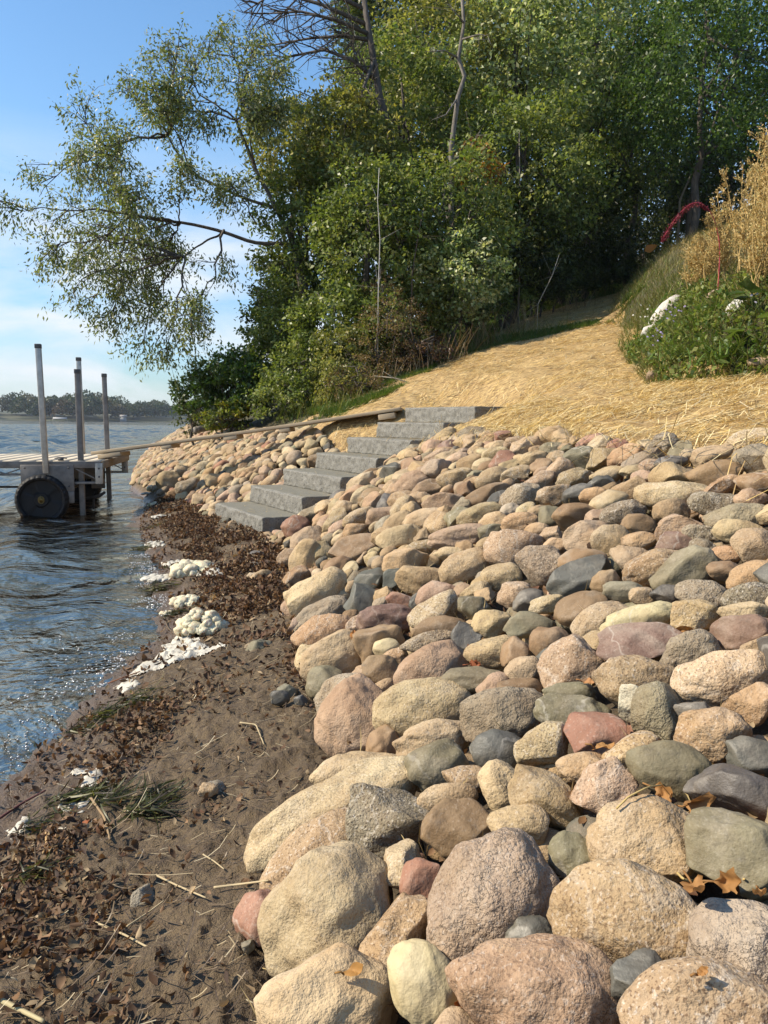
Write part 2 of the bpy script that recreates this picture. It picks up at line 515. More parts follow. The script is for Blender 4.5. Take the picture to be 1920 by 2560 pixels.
# left edge of the straw against the wood
SL_PX = [(700, 1083), (770, 1070), (850, 1040), (930, 1005), (1000, 975), (1050, 945), (1110, 905), (1190, 862), (1260, 820), (1330, 790), (1420, 765), (1520, 742), (1600, 728)]
SLW = np.array([hit(*p)[:2] for p in SL_PX])
SLW = SLW[np.argsort(SLW[:, 1])]
STRAW_END = SLW[-1, 1]
print('straw edge', SLW.round(2).tolist())
def straw_left(y):
    return np.where(y < SLW[0, 1], xi(TOP, y), np.maximum(np.interp(y, SLW[:, 1], SLW[:, 0]), xi(TOP, y)))

def ground_z(x, y):
    z = H(x, y)
    s, t, p = xi(SHORE, y), xi(TOE, y), xi(TOP, y)
    rock = sstep(t - 0.05, t + 0.15, x) * (1 - sstep(p - 0.1, p + 0.1, x))
    mud = sstep(s - 0.3, s + 0.15, x) * (1 - sstep(t, t + 0.4, x))
    n = (fbm(x, y, 3.0, 3, 3) - 0.5) * 0.06 + (fbm(x, y, 14, 9, 3) - 0.5) * 0.034 + np.maximum(fbm(x, y, 34, 21, 3) - 0.52, 0) * 0.05
    hill = sstep(p, p + 0.5, x)
    n2 = (fbm(x, y, 1.2, 41, 4) - 0.5) * 0.10
    return z - 0.11 * rock + n * mud + n2 * hill

def build_ground():
    az = np.concatenate([np.arange(-180, -42, 3), np.arange(-42, 42, 0.16), np.arange(42, 180.1, 3)]) * D2R
    r = np.concatenate([[0.02], np.geomspace(0.25, 14, 440), np.geomspace(14.3, 130, 90)])
    A, R = np.meshgrid(az, r, indexing='ij')
    X, Y = R * np.sin(A), R * np.cos(A)
    Z = ground_z(X, Y)
    V = np.stack([X, Y, Z], -1).reshape(-1, 3)
    na, nr = A.shape
    i, j = np.meshgrid(np.arange(na - 1), np.arange(nr - 1), indexing='ij')
    q = i * nr + j
    Q = np.stack([q, q + 1, q + nr + 1, q + nr], -1).reshape(-1, 4)
    s, t, p = xi(SHORE, Y), xi(TOE, Y), xi(TOP, Y)
    hill = sstep(p - 0.2, p + 0.3, X); rock = sstep(t - 0.1, t + 0.2, X) * (1 - hill)
    lake = 1 - sstep(s - 0.5, s + 0.1, X)
    C = np.stack([hill, rock, lake], -1).reshape(-1, 3)
    t_ = NT('soil')
    a = t_.n('SeparateColor'); t_.t.links.new(t_.attr(), a.inputs[0])
    v = t_.n('TexCoord').outputs['Object']
    n1, n2, n3 = t_.noise(v, 5, 6, 0.65), t_.noise(v, 45, 5, 0.7), t_.noise(v, 220, 3, 0.6)
    mud = t_.mix(t_.ramp(n1, [(0.35, 0.0), (0.68, 1.0)]), (0.108, 0.073, 0.037), (0.18, 0.126, 0.067))
    mud = t_.mix(t_.ramp(n2, [(0.42, 0.0), (0.64, 0.75)]), mud, (0.065, 0.043, 0.028))
    mud = t_.mix(t_.ramp(n3, [(0.60, 0.0), (0.75, 0.5)]), mud, (0.34, 0.26, 0.17))
    z = t_.n('SeparateXYZ'); t_.t.links.new(t_.n('NewGeometry').outputs['Position'], z.inputs[0])
    hz = t_.math('ADD', z.outputs['Z'], t_.math('MULTIPLY', n1, -0.05))
    wet = t_.n('MapRange'); wet.inputs['From Min'].default_value = 0.055; wet.inputs['From Max'].default_value = 0.0
    t_.t.links.new(hz, wet.inputs['Value'])
    wet = wet.outputs['Result']
    mud = t_.mix(t_.math('MULTIPLY', wet, 0.65), mud, (0.115, 0.072, 0.046))
    soil = t_.mix(n2, (0.05, 0.036, 0.022), (0.11, 0.08, 0.045))
    hillc = t_.mix(t_.ramp(n1, [(0.4, 0.0), (0.6, 1.0)]), (0.05, 0.045, 0.02), (0.075, 0.07, 0.028))
    lakec = t_.mix(n1, (0.17, 0.115, 0.063), (0.10, 0.075, 0.042))
    c = t_.mix(a.outputs['Green'], mud, soil)
    c = t_.mix(a.outputs['Red'], c, hillc)
    c = t_.mix(a.outputs['Blue'], c, lakec)
    h = t_.math('ADD', t_.math('MULTIPLY', n2, 1.0), t_.math('MULTIPLY', n3, 0.35))
    rg = t_.math('SUBTRACT', 0.9, t_.math('MULTIPLY', wet, 0.55))
    m = t_.done(t_.bsdf(c, rg, t_.bump(h, 0.9, 0.02)))
    o = new_obj('ground', make_mesh('ground', V, Q, None, m, C))
    tag(o, kind='structure')

def build_lake():
    az = np.concatenate([np.arange(-120, -42, 1.5), np.arange(-42, 14, 0.14), np.arange(14, 40, 2)]) * D2R
    r = np.concatenate([np.geomspace(0.9, 40, 620), np.geomspace(40.2, 170, 480), np.geomspace(172, 900, 80)])
    A, R = np.meshgrid(az, r, indexing='ij')
    X, Y = R * np.sin(A), R * np.cos(A)
    s = xi(SHORE, Y); dist = s - X
    dep = np.maximum(-H(X, Y), 0)
    sp = np.maximum(R * 0.14 * D2R, np.gradient(r)[None])
    Z = np.zeros_like(X)
    g = np.random.default_rng(4)
    wd = -0.35                                            # waves run in towards the bank
    for k in range(64):
        lam = 0.16 * (3.6 / 0.16) ** (k / 63.0) * g.uniform(0.9, 1.1)
        th = wd + g.normal(0, 0.42)
        kx, ky = math.cos(th) * 2 * math.pi / lam, math.sin(th) * 2 * math.pi / lam
        amp = 0.0046 * lam ** 0.95 * g.uniform(0.6, 1.3) * 1.9
        fade = np.clip((lam / sp - 2.2) / 2, 0, 1)
        ph = kx * X + ky * Y + g.uniform(0, 6.28)
        # group the waves so that calm and rough streaks alternate
        grp = 0.55 + 0.9 * vn(X + k * 7.7, Y, 0.35 / max(lam, 0.4), 60 + k)
        Z += amp * fade * grp * (np.sin(ph) + 0.22 * np.cos(2 * ph))
    # swells refracted round the bank: crests follow the shore
    Z *= 1 - 0.4 * np.exp(-(dist / 2.2) ** 2)
    for lam, amp, ph in ((1.25, 0.042, 0.6), (0.62, 0.017, 2.0), (2.1, 0.032, 4.0)):
        d = dist + 0.55 * (fbm(X, Y, 0.5, 33, 3) - 0.5) * 2
        env = np.exp(-((dist - 1.6) / 2.2) ** 2) * (0.35 + 1.1 * vn(X, Y, 0.45, 71))
        w = np.sin(d * 2 * math.pi / lam + ph)
        Z += amp * env * (np.sign(w) * np.abs(w) ** 0.8 * 0.6 + 0.5 * w) * np.clip((lam / sp - 2.5) / 3, 0, 1)
    Z *= 0.22 + 0.78 * sstep(0.0, 0.5, dep)
    Z += 0.006
    V = np.stack([X, Y, Z], -1).reshape(-1, 3)
    na, nr = A.shape
    keep = ((dist > -0.9) | (R > 60)).reshape(-1)
    i, j = np.meshgrid(np.arange(na - 1), np.arange(nr - 1), indexing='ij')
    q = (i * nr + j).reshape(-1)
    Q = np.stack([q, q + 1, q + nr + 1, q + nr], -1)
    Q = Q[keep[Q].all(1)]
    used = np.zeros(len(V), bool); used[Q.ravel()] = True
    idx = np.cumsum(used) - 1
    C = np.repeat((1 - np.exp(-np.maximum(dep, 0) * 1.7)).reshape(-1, 1), 3, 1)[used]
    V = V[used]; Q = idx[Q]
    t = NT('lake_water'); v = t.n('TexCoord').outputs['Object']
    m1 = t.n('Mapping', Scale=(1.0, 1.0, 1.0)); t.t.links.new(v, m1.inputs['Vector'])
    h = t.math('ADD', t.math('MULTIPLY', t.noise(m1.outputs['Vector'], 7, 5, 0.6, 0.6), 0.4), t.math('ADD', t.math('MULTIPLY', t.noise(m1.outputs['Vector'], 1.3, 5, 0.6, 0.4), 3.0), t.math('MULTIPLY', t.noise(m1.outputs['Vector'], 0.4, 3, 0.6, 0.4), 7.0)))
    nrm = t.bump(h, 1.0, 0.05)
    body = t.bsdf((0.088, 0.074, 0.050), 0.6, nrm, Specular_IOR_Level=0.0)
    clear = t.n('BsdfTransparent', Color=(0.86, 0.80, 0.66)).outputs['BSDF']
    mb = t.n('MixShader'); t.put(mb.inputs['Fac'], t.attr()); t.t.links.new(clear, mb.inputs[1]); t.t.links.new(body, mb.inputs[2])
    fr = t.n('Fresnel', IOR=1.333); t.t.links.new(nrm, fr.inputs['Normal'])
    gl = t.n('BsdfGlossy', Color=(0.62, 0.51, 0.39), Roughness=0.08); t.t.links.new(nrm, gl.inputs['Normal'])
    ms = t.n('MixShader'); t.put(ms.inputs['Fac'], fr.outputs['Fac']); t.t.links.new(mb.outputs[0], ms.inputs[1]); t.t.links.new(gl.outputs['BSDF'], ms.inputs[2])
    m = t.done(ms.outputs['Shader'])
    tag(new_obj('lake_water', make_mesh('lake_water', V, Q, None, m, C)), kind='structure')

build_ground()
build_lake()

# ------------------------------------------------------------------ far shore
def build_far():
    g = np.random.default_rng(77)
    # low land across the lake
    az = np.linspace(-62, 12, 220) * D2R
    rr = np.array([430, 436, 450, 500, 640, 900.0])
    hh = np.array([-0.6, 0.35, 1.0, 4.0, 7.0, 8.0])
    A, R = np.meshgrid(az, rr, indexing='ij')
    rj = R + 16 * (fbm(A * 40, A * 0, 1.0, 5, 3) - 0.5) * 2
    Z = np.broadcast_to(hh, R.shape) + 0.0
    V = np.stack([rj * np.sin(A), rj * np.cos(A), Z], -1).reshape(-1, 3)
    i, j = np.meshgrid(np.arange(219), np.arange(5), indexing='ij'); q = (i * 6 + j).ravel()
    t = NT('far_land'); n_ = t.noise(t.n('TexCoord').outputs['Object'], 0.05, 5)
    m = t.done(t.bsdf(t.mix(t.ramp(n_, [(0.4, 0.0), (0.6, 1.0)]), (0.04, 0.05, 0.022), (0.10, 0.095, 0.05)), 0.9))
    tag(new_obj('far_shore', make_mesh('far_shore', V, np.stack([q, q + 6, q + 7, q + 1], 1), None, m)), kind='structure')
    mb = MB()
    pal = np.array([(0.030, 0.050, 0.020), (0.040, 0.060, 0.024), (0.055, 0.070, 0.025), (0.075, 0.050, 0.022), (0.045, 0.048, 0.022), (0.10, 0.085, 0.035)])
    pw = [0.32, 0.3, 0.16, 0.07, 0.1, 0.05]
    for k in range(330):
        a = g.uniform(-60, 8) * D2R; row = g.uniform(0, 1)
        R0 = 437 + 60 * row + 16 * (float(fbm(a * 40, a * 0, 1.0, 5, 3)) - 0.5) * 2
        hgt = g.uniform(9.5, 15.0) * (0.75 + 0.5 * float(vn(a * 25, 0.5, 1.0, 8))) * (0.85 + 0.35 * row)
        rx = hgt * g.uniform(0.34, 0.55)
        base = np.array([R0 * math.sin(a), R0 * math.cos(a), 0.2 + 2.5 * row])
        n = 560
        d = norm(g.normal(size=(n, 3))); d[:, 2] = np.abs(d[:, 2]) * 1.0 - 0.25
        lump = 0.72 + 0.5 * vn(d[:, 0] * 3 + k, d[:, 2] * 3 + d[:, 1] * 2, 1.0, k)
        P = base + np.array([0, 0, hgt * 0.42]) + d * lump[:, None] * np.array([rx * 1.15, rx * 1.15, hgt * 0.6])
        c = pal[g.choice(6, p=pw)] * (0.9 + 0.2 * g.random((n, 1)))
        mb.leaves(P, norm(g.normal(size=(n, 3)) + [0, 0, 0.2]), norm(d + 0.6 * g.normal(size=(n, 3))), g.uniform(0.7, 1.5, n), 0.8, 0.1, c)
    o = mb.build('far_shore_woods', M['leaf_dull'])
    tag(o, 'far band of dark green trees along the opposite lake shore', 'woods', kind='stuff')
    # boat lifts and boathouses over there
    wm = NT('white_paint'); wm = wm.done(wm.bsdf((0.32, 0.32, 0.31), 0.6))
    rf = NT('roof_shingle'); rf = rf.done(rf.bsdf((0.30, 0.27, 0.24), 0.9))
    lbls = [(150, 'long white boat canopy on the far shore behind the tall post'),
            (308, 'small white boathouse under trees on the far shore'),
            ]
    for px, lb in lbls:
        r = ray(px, 1050); a = math.atan2(r[0], r[1])
        R0 = 427 + 16 * (float(fbm(a * 40, a * 0, 1.0, 5, 3)) - 0.5) * 2
        w = 6.5 if px == 150 else 3.2
        b = np.array([R0 * math.sin(a), R0 * math.cos(a), 0.1])
        root = thing('boathouse' if px != 150 else 'boat_lift', b, lb, 'boathouse' if px != 150 else 'boat lift')
        root.rotation_euler = (0, 0, -a)
        if px == 150:
            k = MB()
            for sx_ in (-1, 1):
                for sy_ in (-1, 1): k.bar((sx_ * w / 2, sy_ * 1.5, -0.8), (sx_ * w / 2, sy_ * 1.5, 1.3), 0.15)
            k.build('frame', M['alu'], root)
            c = MB(); xs = np.linspace(-1, 1, 9)
            for x0, x1 in zip(xs[:-1], xs[1:]):
                z0, z1 = 1.9 - 0.7 * x0 * x0, 1.9 - 0.7 * x1 * x1
                c.add([(-w/2, x0*1.7, z0), (w/2, x0*1.7, z0), (w/2, x1*1.7, z1), (-w/2, x1*1.7, z1), (-w/2, x0*1.7, z0-.12), (w/2, x0*1.7, z0-.12), (w/2, x1*1.7, z1-.12), (-w/2, x1*1.7, z1-.12)],
                      [[0,1,2,3],[7,6,5,4],[0,4,5,1],[2,6,7,3],[1,5,6,2],[0,3,7,4]])
            c.build('canopy', wm, root, smooth=False)
        else:
            k = MB(); k.box((-w/2, -2, -0.3), (w/2, 2, 2.3)); k.build('wall', wm, root, False)
            k = MB(); k.add([(-w/2-.3,-2.3,2.3),(w/2+.3,-2.3,2.3),(w/2+.3,2.3,2.3),(-w/2-.3,2.3,2.3),(-w/2-.3,0,3.6),(w/2+.3,0,3.6)], [[0,1,5,4],[2,3,4,5],[3,2,1,0]], [[1,2,5],[3,0,4]])
            k.build('roof', rf, root, False)
build_far()

# ------------------------------------------------------------------ stone steps
ST_O = np.array([-1.743, 7.905]); ST_A = 29.3 * D2R
ST_U = np.array([math.cos(ST_A), math.sin(ST_A)]); ST_V = np.array([math.sin(ST_A), -math.cos(ST_A)])
TREAD, SW, RISE, ST_Z1 = 0.378, 1.375, 0.17, 1.15 - 0.842
def build_steps():
    t = NT('split_granite'); v = t.objvec(); g = t.n('NewGeometry')
    n1, n2, n3 = t.noise(v, 18, 6, 0.7), t.noise(v, 120, 4, 0.65), t.noise(v, 60, 3, 0.6)
    c = t.mix(t.ramp(n1, [(0.35, 0.0), (0.68, 1.0)]), (0.155, 0.145, 0.122), (0.22, 0.206, 0.172))
    c = t.mix(t.ramp(n2, [(0.58, 0.0), (0.68, 0.85)]), c, (0.36, 0.355, 0.33))
    c = t.mix(t.ramp(n3, [(0.36, 0.7), (0.46, 0.0)]), c, (0.05, 0.05, 0.05))
    c = t.mix(t.math('MULTIPLY', t.attr(), 0.75), c, t.mix(n1, (0.15, 0.14, 0.105), (0.24, 0.22, 0.165)))
    h = t.math('ADD', t.math('MULTIPLY', n1, 1.2), t.math('MULTIPLY', n2, 0.6))
    m = t.done(t.bsdf(c, 0.7, t.bump(h, 0.8, 0.01)))
    names = ['lowest granite step slab resting on the muddy beach', 'second granite step up from the beach, its tread showing',
             'third granite step from the beach between cobble slopes', 'middle granite step slab, fourth from the beach',
             'fifth granite step from the beach, seen nearly edge on', 'sixth granite step, at eye level beside the straw',
             'topmost granite step slab buried in straw mulch']
    for k in range(7):
        dep = 0.50; nx, ny, nz_ = 34, 96, 14
        bm = bmesh.new()
        bmesh.ops.create_cube(bm, size=1.0)
        def grid_faces():
            V, Q, C = [], [], []
            n = 0
            def face(o, du, dv, nu, nv, top):
                nonlocal n
                a, b = np.meshgrid(np.linspace(0, 1, nu + 1), np.linspace(0, 1, nv + 1), indexing='ij')
                P = o + a[..., None] * du + b[..., None] * dv
                V.append(P.reshape(-1, 3)); C.append(np.full(((nu + 1) * (nv + 1), 3), float(top)))
                i, j = np.meshgrid(np.arange(nu), np.arange(nv), indexing='ij'); q = n + (i * (nv + 1) + j).ravel()
                Q.append(np.stack([q, q + nv + 1, q + nv + 2, q + 1], 1)); n += (nu + 1) * (nv + 1)
            X, Yv, Zv = np.array([dep, 0, 0]), np.array([0, SW, 0]), np.array([0, 0, RISE])
            O = np.zeros(3)
            face(O + Zv, X, Yv, nx, ny, 1)           # top
            face(O, Zv, Yv, nz_, ny, 0)              # front
            face(O + X, Yv, Zv, ny, nz_, 0)          # back
            face(O, X, Zv, nx, nz_, 0)               # sides
            face(O + Yv, Zv, X, nz_, nx, 0)
            face(O, Yv, X, ny, nx, 0)                # bottom
            return np.concatenate(V), np.concatenate(Q), np.concatenate(C)
        bm.free()
        V, Q, C = grid_faces()
        sd = k * 31 + 3
        # split faces are rough, the top is sawn; displacement depends on the position only so seams stay shut
        P = V.copy()
        edge = lambda d, w: np.clip(1 - d / w, 0, 1)
        rough = (fbm(P[:, 1] + P[:, 0] * 1.3, P[:, 2] + P[:, 0] * 0.4, 16, sd, 5) - 0.5) * 0.034
        rough2 = (fbm(P[:, 0] + P[:, 1], P[:, 2], 18, sd + 5, 5) - 0.5) * 0.034
        V[:, 0] += edge(P[:, 0], 0.02) * rough + edge(P[:, 0], 0.01) * 0.006 * edge(RISE - P[:, 2], 0.012)
        V[:, 1] += edge(P[:, 1], 0.02) * rough2 - edge(SW - P[:, 1], 0.02) * rough2
        V[:, 2] += (fbm(P[:, 0], P[:, 1], 7, sd + 9, 3) - 0.5) * 0.008 - edge(P[:, 0], 0.02) * edge(RISE - P[:, 2], 0.01) * 0.016 * vn(P[:, 1], P[:, 1] * 0, 9, sd)
        # weld the six faces
        key = np.round(P * 1e4).astype(np.int64); _, first, inv = np.unique(key, axis=0, return_index=True, return_inverse=True)
        inv = inv.ravel()
        Cw = np.zeros((len(first), 3)); np.maximum.at(Cw, inv, C * 0 + (P[:, 2:3] > RISE - 1e-4) * (P[:, 0:1] > 0.015))
        me = make_mesh('stone_step', V[first], inv[Q], None, m, Cw, smooth=False)
        o = new_obj('stone_step', me)
        o.location = (ST_O[0] + ST_U[0] * TREAD * k, ST_O[1] + ST_U[1] * TREAD * k, ST_Z1 + RISE * (k - 1))
        o.rotation_euler = (0, 0, 0)
        o.matrix_world = Matrix(((ST_U[0], ST_V[0], 0, o.location.x), (ST_U[1], ST_V[1], 0, o.location.y), (0, 0, 1, o.location.z), (0, 0, 0, 1)))
        # mirrored frame: keep normals outward
        me.flip_normals()
        tag(o, names[k], 'step', 'granite steps up the bank')
build_steps()

def in_stairs(x, y, mg=0.0):
    dx, dy = np.asarray(x) - ST_O[0], np.asarray(y) - ST_O[1]
    a = dx * ST_U[0] + dy * ST_U[1]; b = dx * ST_V[0] + dy * ST_V[1]
    return (a > -mg) & (a < TREAD * 6 + 0.5 + mg) & (b > -mg) & (b < SW + mg)

# ------------------------------------------------------------------ stones
FAM = {  # colour, noun of the colour, material
 'C': ((0.455, 0.37, 0.245), 'cream', 'granite'), 'Y': ((0.5, 0.43, 0.28), 'pale yellow', 'smooth'),
 'T': ((0.4, 0.305, 0.19), 'tan', 'granite'), 'P': ((0.4, 0.295, 0.215), 'pink', 'granite'),
 'R': ((0.29, 0.155, 0.11), 'red', 'smooth'), 'G': ((0.275, 0.24, 0.18), 'grey', 'rough'),
 'D': ((0.105, 0.105, 0.098), 'dark slate', 'slate'), 'V': ((0.2, 0.185, 0.125), 'green-grey', 'smooth'),
 'B': ((0.26, 0.18, 0.105), 'brown', 'smooth'), 'M': ((0.21, 0.135, 0.11), 'purple', 'smooth'),
 'W': ((0.60, 0.57, 0.52), 'whitish', 'granite'), 'O': ((0.4, 0.275, 0.165), 'orange-tan', 'granite'),
 'S': ((0.39, 0.325, 0.255), 'speckled grey', 'rough'),
}
_ico = {}
def ico(n):
    if n not in _ico:
        bm = bmesh.new(); bmesh.ops.create_icosphere(bm, subdivisions=n, radius=1.0)
        _ico[n] = (np.array([v.co[:] for v in bm.verts]), np.array([[v.index for v in f.verts] for f in bm.faces]))
        bm.free()
    return _ico[n]

def stone_verts(a, b, c, kind, seed, sub):
    """rounded, blocky or angular cobble with half axes a, b, c"""
    g = np.random.default_rng(seed)
    n, T = ico(sub)
    e = {'r': g.uniform(0.86, 1.0), 'b': g.uniform(0.62, 0.74), 'a': g.uniform(0.7, 0.85)}[kind]
    p = np.sign(n) * np.abs(n) ** e
    p = p / np.maximum(np.linalg.norm(p, axis=1, keepdims=True) ** (0.55 if kind != 'r' else 0.8), 1e-6)
    p *= 1 / np.abs(p).max()
    d = np.zeros(len(n))
    for i in range(5):
        k = norm(g.normal(size=3)) * g.uniform(1.2, 3.0)
        d += np.sin(p @ k + g.uniform(0, 6.3)) * 0.085 / (1 + 0.25 * i)
    p = p * (1 + d * (0.85 if kind == 'r' else 0.6))[:, None]
    for i in range({'r': 6, 'b': 9, 'a': 12}[kind]):
        m_ = norm(g.normal(size=3)); off = {'r': g.uniform(0.68, 0.92), 'b': g.uniform(0.60, 0.86), 'a': g.uniform(0.52, 0.82)}[kind]
        s = p @ m_ - off
        p = p - np.maximum(s, 0)[:, None] * m_ * {'r': 0.75, 'b': 0.86, 'a': 0.97}[kind]
    d = np.zeros(len(n))
    for i in range(9):
        k = norm(g.normal(size=3)) * g.uniform(4, 13)
        d += np.sin(p @ k + g.uniform(0, 6.3)) * 0.015
    for i in range(8):
        k = norm(g.normal(size=3)) * g.uniform(14, 34)
        d += np.sin(p @ k + g.uniform(0, 6.3) + 2 * d) * 0.005
    p = p * (1 + d)[:, None]
    ext = (p.max(0) - p.min(0)) / 2; p = p - (p.max(0) + p.min(0)) / 2
    return p / ext * np.array([a, b, c]), T

# stones read off the slope: x, y, width, height, tilt, shape, colour   (pixels, degrees)
ROCKS = """838 2045 470 185 27 r C;895 1925 240 90 8 r C;975 2073 235 190 -12 a G;1153 2081 165 190 70 a B;790 2150 300 170 32 r T;824 2292 370 290 38 r C
1058 2210 116 108 -15 b R;646 2297 125 125 10 b R;992 2335 215 125 58 b T;1235 2275 380 320 48 r S;1060 2461 215 165 -58 r Y;820 2510 350 240 12 r C
1340 2500 440 280 5 r P;1321 2340 130 102 12 r D;1570 2305 385 270 -8 r T;1604 2449 160 140 -10 a D;1750 2535 390 240 10 r P;1860 2365 250 260 -40 b S
1612 2099 280 208 -6 r T;1840 2133 235 196 0 b V;1433 2141 125 125 -50 r V;1294 2057 148 108 -10 b T;1363 1998 190 128 -25 r T;1250 1968 120 118 70 r C
1507 1972 170 125 22 b P;1473 1922 160 80 5 r T;1676 1922 210 135 -14 r V;1777 1842 190 135 12 b O;1880 1895 100 125 80 a D;1850 1980 260 120 -5 a D
1355 1867 140 118 8 b C;1245 1880 140 105 -5 r D;1489 1837 150 118 10 a R;1093 1918 150 115 25 r V;1163 1948 118 70 -4 b T;1119 1999 150 75 5 r C
887 1805 205 190 38 r P;1058 1775 255 155 15 r C;1078 1855 190 105 10 r C;1262 1792 225 140 10 r G;863 1733 160 95 22 r S;954 1682 98 90 10 b B
1078 1682 188 140 12 r P;835 1656 175 128 26 r C;1185 1702 170 70 3 r V;966 1622 68 50 10 r Y;950 1612 125 95 10 a B;815 1592 165 115 22 r O
808 1546 160 90 30 r G;966 1550 152 78 4 r M;903 1506 92 80 55 a D;1006 1503 84 46 0 b R;800 1492 165 112 28 r C;1098 1488 122 76 10 r P
1088 1536 138 82 28 r C;1098 1574 142 66 6 b B;1165 1592 66 72 60 a D;1070 1606 140 52 22 r S;1233 1630 148 78 6 r T;847 1423 84 62 30 r B
990 1443 80 50 22 a D;926 1450 98 56 30 a D;1165 1419 142 86 22 r T;1014 1403 122 66 12 r T;890 1371 140 68 14 a B;811 1379 60 60 0 r T
771 1357 96 76 20 r P;743 1323 80 70 5 r R;1153 1343 170 62 8 r P;1285 1375 150 108 12 r P;1253 1443 102 70 5 r C;1050 1447 126 76 10 r T
1185 1523 86 66 -10 b V;1229 1560 100 76 15 r T;1352 1415 120 106 10 r S;1447 1443 168 84 20 a D;1515 1455 80 60 5 r B;1459 1405 126 68 3 r B
1586 1403 126 70 -12 r P;1640 1420 168 92 15 r T;1706 1427 170 96 30 b V;1813 1387 70 46 0 r O;1813 1431 88 58 -4 r B;1881 1445 128 82 20 r O
1467 1345 118 88 20 b P;1527 1351 100 80 10 r T;1698 1321 120 76 26 a P;1694 1355 106 52 0 a M;1749 1335 84 44 -5 r G;1845 1329 122 62 0 r C
1889 1367 116 92 0 r P;1845 1292 162 66 2 r G;1781 1260 116 62 0 r G;1678 1280 90 66 5 b T;1558 1284 116 62 16 r G;1523 1262 102 72 18 r Y
1594 1315 90 60 0 r B;1598 1355 86 50 8 r O;1439 1294 116 72 5 a B;1375 1296 68 72 40 r V;1562 1479 106 52 0 r V;1604 1491 62 46 0 b T
1662 1487 74 50 5 r D;1761 1491 140 80 -5 r G;1873 1499 130 84 5 r G;1453 1522 138 82 18 r B;1507 1552 160 90 28 r P;1371 1511 98 46 6 b C
1322 1503 86 60 15 r D;1286 1487 92 66 8 r P;1324 1562 130 66 2 r V;1598 1556 195 84 16 r Y;1602 1606 215 108 16 a M;1738 1540 118 82 4 r T
1857 1532 120 54 6 r C;1861 1586 156 94 8 b M;1722 1638 152 106 26 r G;1815 1707 255 152 14 r C;1590 1713 212 142 -6 r T;1427 1662 168 132 28 b P
1310 1678 98 74 0 b P;1375 1608 102 82 5 b B;1371 1650 60 74 70 a D;1296 1632 90 80 0 r B;1423 1733 130 54 3 r V;1431 1789 188 100 -2 r V
1578 1757 86 92 40 a W;1646 1787 148 152 -30 b G;1869 1763 130 104 10 a O;1742 1787 110 70 -8 a D;1300 1724 118 58 0 r B;1680 1745 80 50 0 r T
1482 1110 82 48 8 b R;1545 1119 56 44 20 r R;1444 1153 92 68 25 b V;1566 1142 98 62 15 r O;1606 1153 108 46 22 r G;1701 1129 62 50 20 a V
1678 1159 82 42 10 r D;1781 1140 104 56 14 r P;1872 1112 124 76 8 b C;1897 1150 125 80 6 r G;1785 1186 142 72 0 b B;1802 1220 112 52 16 a O
1688 1239 196 72 0 b C;1587 1222 116 62 8 r T;1889 1212 100 60 0 r B;1486 1243 74 50 12 r O;1434 1197 90 50 16 r T;1395 1180 84 60 30 r P
1335 1150 78 46 10 r T;1380 1125 66 40 5 r G;1520 1187 90 42 5 r T;1445 1238 80 52 20 r D;1500 1212 74 46 10 r D;1610 1195 66 40 0 r P
1340 1215 110 60 22 r P;1290 1190 80 46 15 r C;1385 1240 92 58 20 r T;1300 1245 110 70 25 r S;1215 1240 130 50 22 r B;1230 1195 90 50 18 r T
1290 1110 62 38 5 r P;1240 1140 76 44 12 r C;1180 1160 80 46 15 r T;1140 1200 95 55 15 r T;1070 1225 90 52 18 r B;1010 1250 84 48 15 r T
1110 1260 110 60 18 r P;1200 1290 120 60 15 r T;1060 1300 110 56 18 r C;1300 1310 96 60 14 r O;960 1290 96 50 14 r P;900 1300 90 56 16 r T
1000 1345 120 60 14 r C;890 1330 80 46 12 r O;1230 1330 70 40 10 r V;1060 1370 90 40 10 r T;1120 1385 74 36 0 r C;960 1340 70 46 20 r T
424 1208 66 60 0 r T;470 1220 64 48 10 r G;540 1204 52 42 10 r C;396 1186 44 32 5 r B;500 1252 42 36 0 r T;585 1266 42 32 10 r P;455 1180 44 30 10 r T;510 1168 42 30 12 r C;650 1445 62 40 5 r T;520 1975 50 36 0 r T;640 1390 44 28 0 r D;645 1620 70 44 40 b V;700 1745 48 40 10 b D;745 1520 90 70 40 r P
765 1405 110 84 55 r T;742 1450 80 60 60 r O;725 1395 66 50 30 r P;780 1655 90 90 60 r C;806 1705 90 80 70 b V;760 1575 60 80 80 r P"""
STONES = []      # dict(px, py, w, h, c, V, T, fam, kind, loc)
def place_px(px, py, w, h, ang, kind, fam, off=0.015, cshape=None, seed=None):
    P = hit(px, py, off)
    d = (P - CAM) @ FWD
    a, b = w / 2 * d / F * 1.03, h / 2 * d / F * 1.05
    c = (cshape or rng.uniform(0.7, 0.95)) * min(a, b) * 0.6 + 0.4 * 0.8 * math.sqrt(a * b)
    sub = 5 if w > 150 else (4 if w > 45 else 3)
    V, T = stone_verts(a, b, c, kind, len(STONES) * 7 + 13 if seed is None else seed, sub)
    r_ = ray(px, py); fw = norm(r_)
    rt = norm(np.cross(fw, -DOWN)); up = np.cross(rt, fw)
    ca, sa = math.cos(ang * D2R), math.sin(ang * D2R)
    ax = ca * rt + sa * up; ay = -sa * rt + ca * up
    V = V[:, :1] * ax + V[:, 1:2] * ay - V[:, 2:] * fw
    T = T if np.dot(np.cross(ax, ay), -fw) > 0 else T[:, ::-1]
    STONES.append(dict(px=px, py=py, w=w, h=h, fam=fam, kind=kind, ang=ang, loc=P, V=V, T=T, r=math.sqrt(a * b), real=2 * max(a, b)))

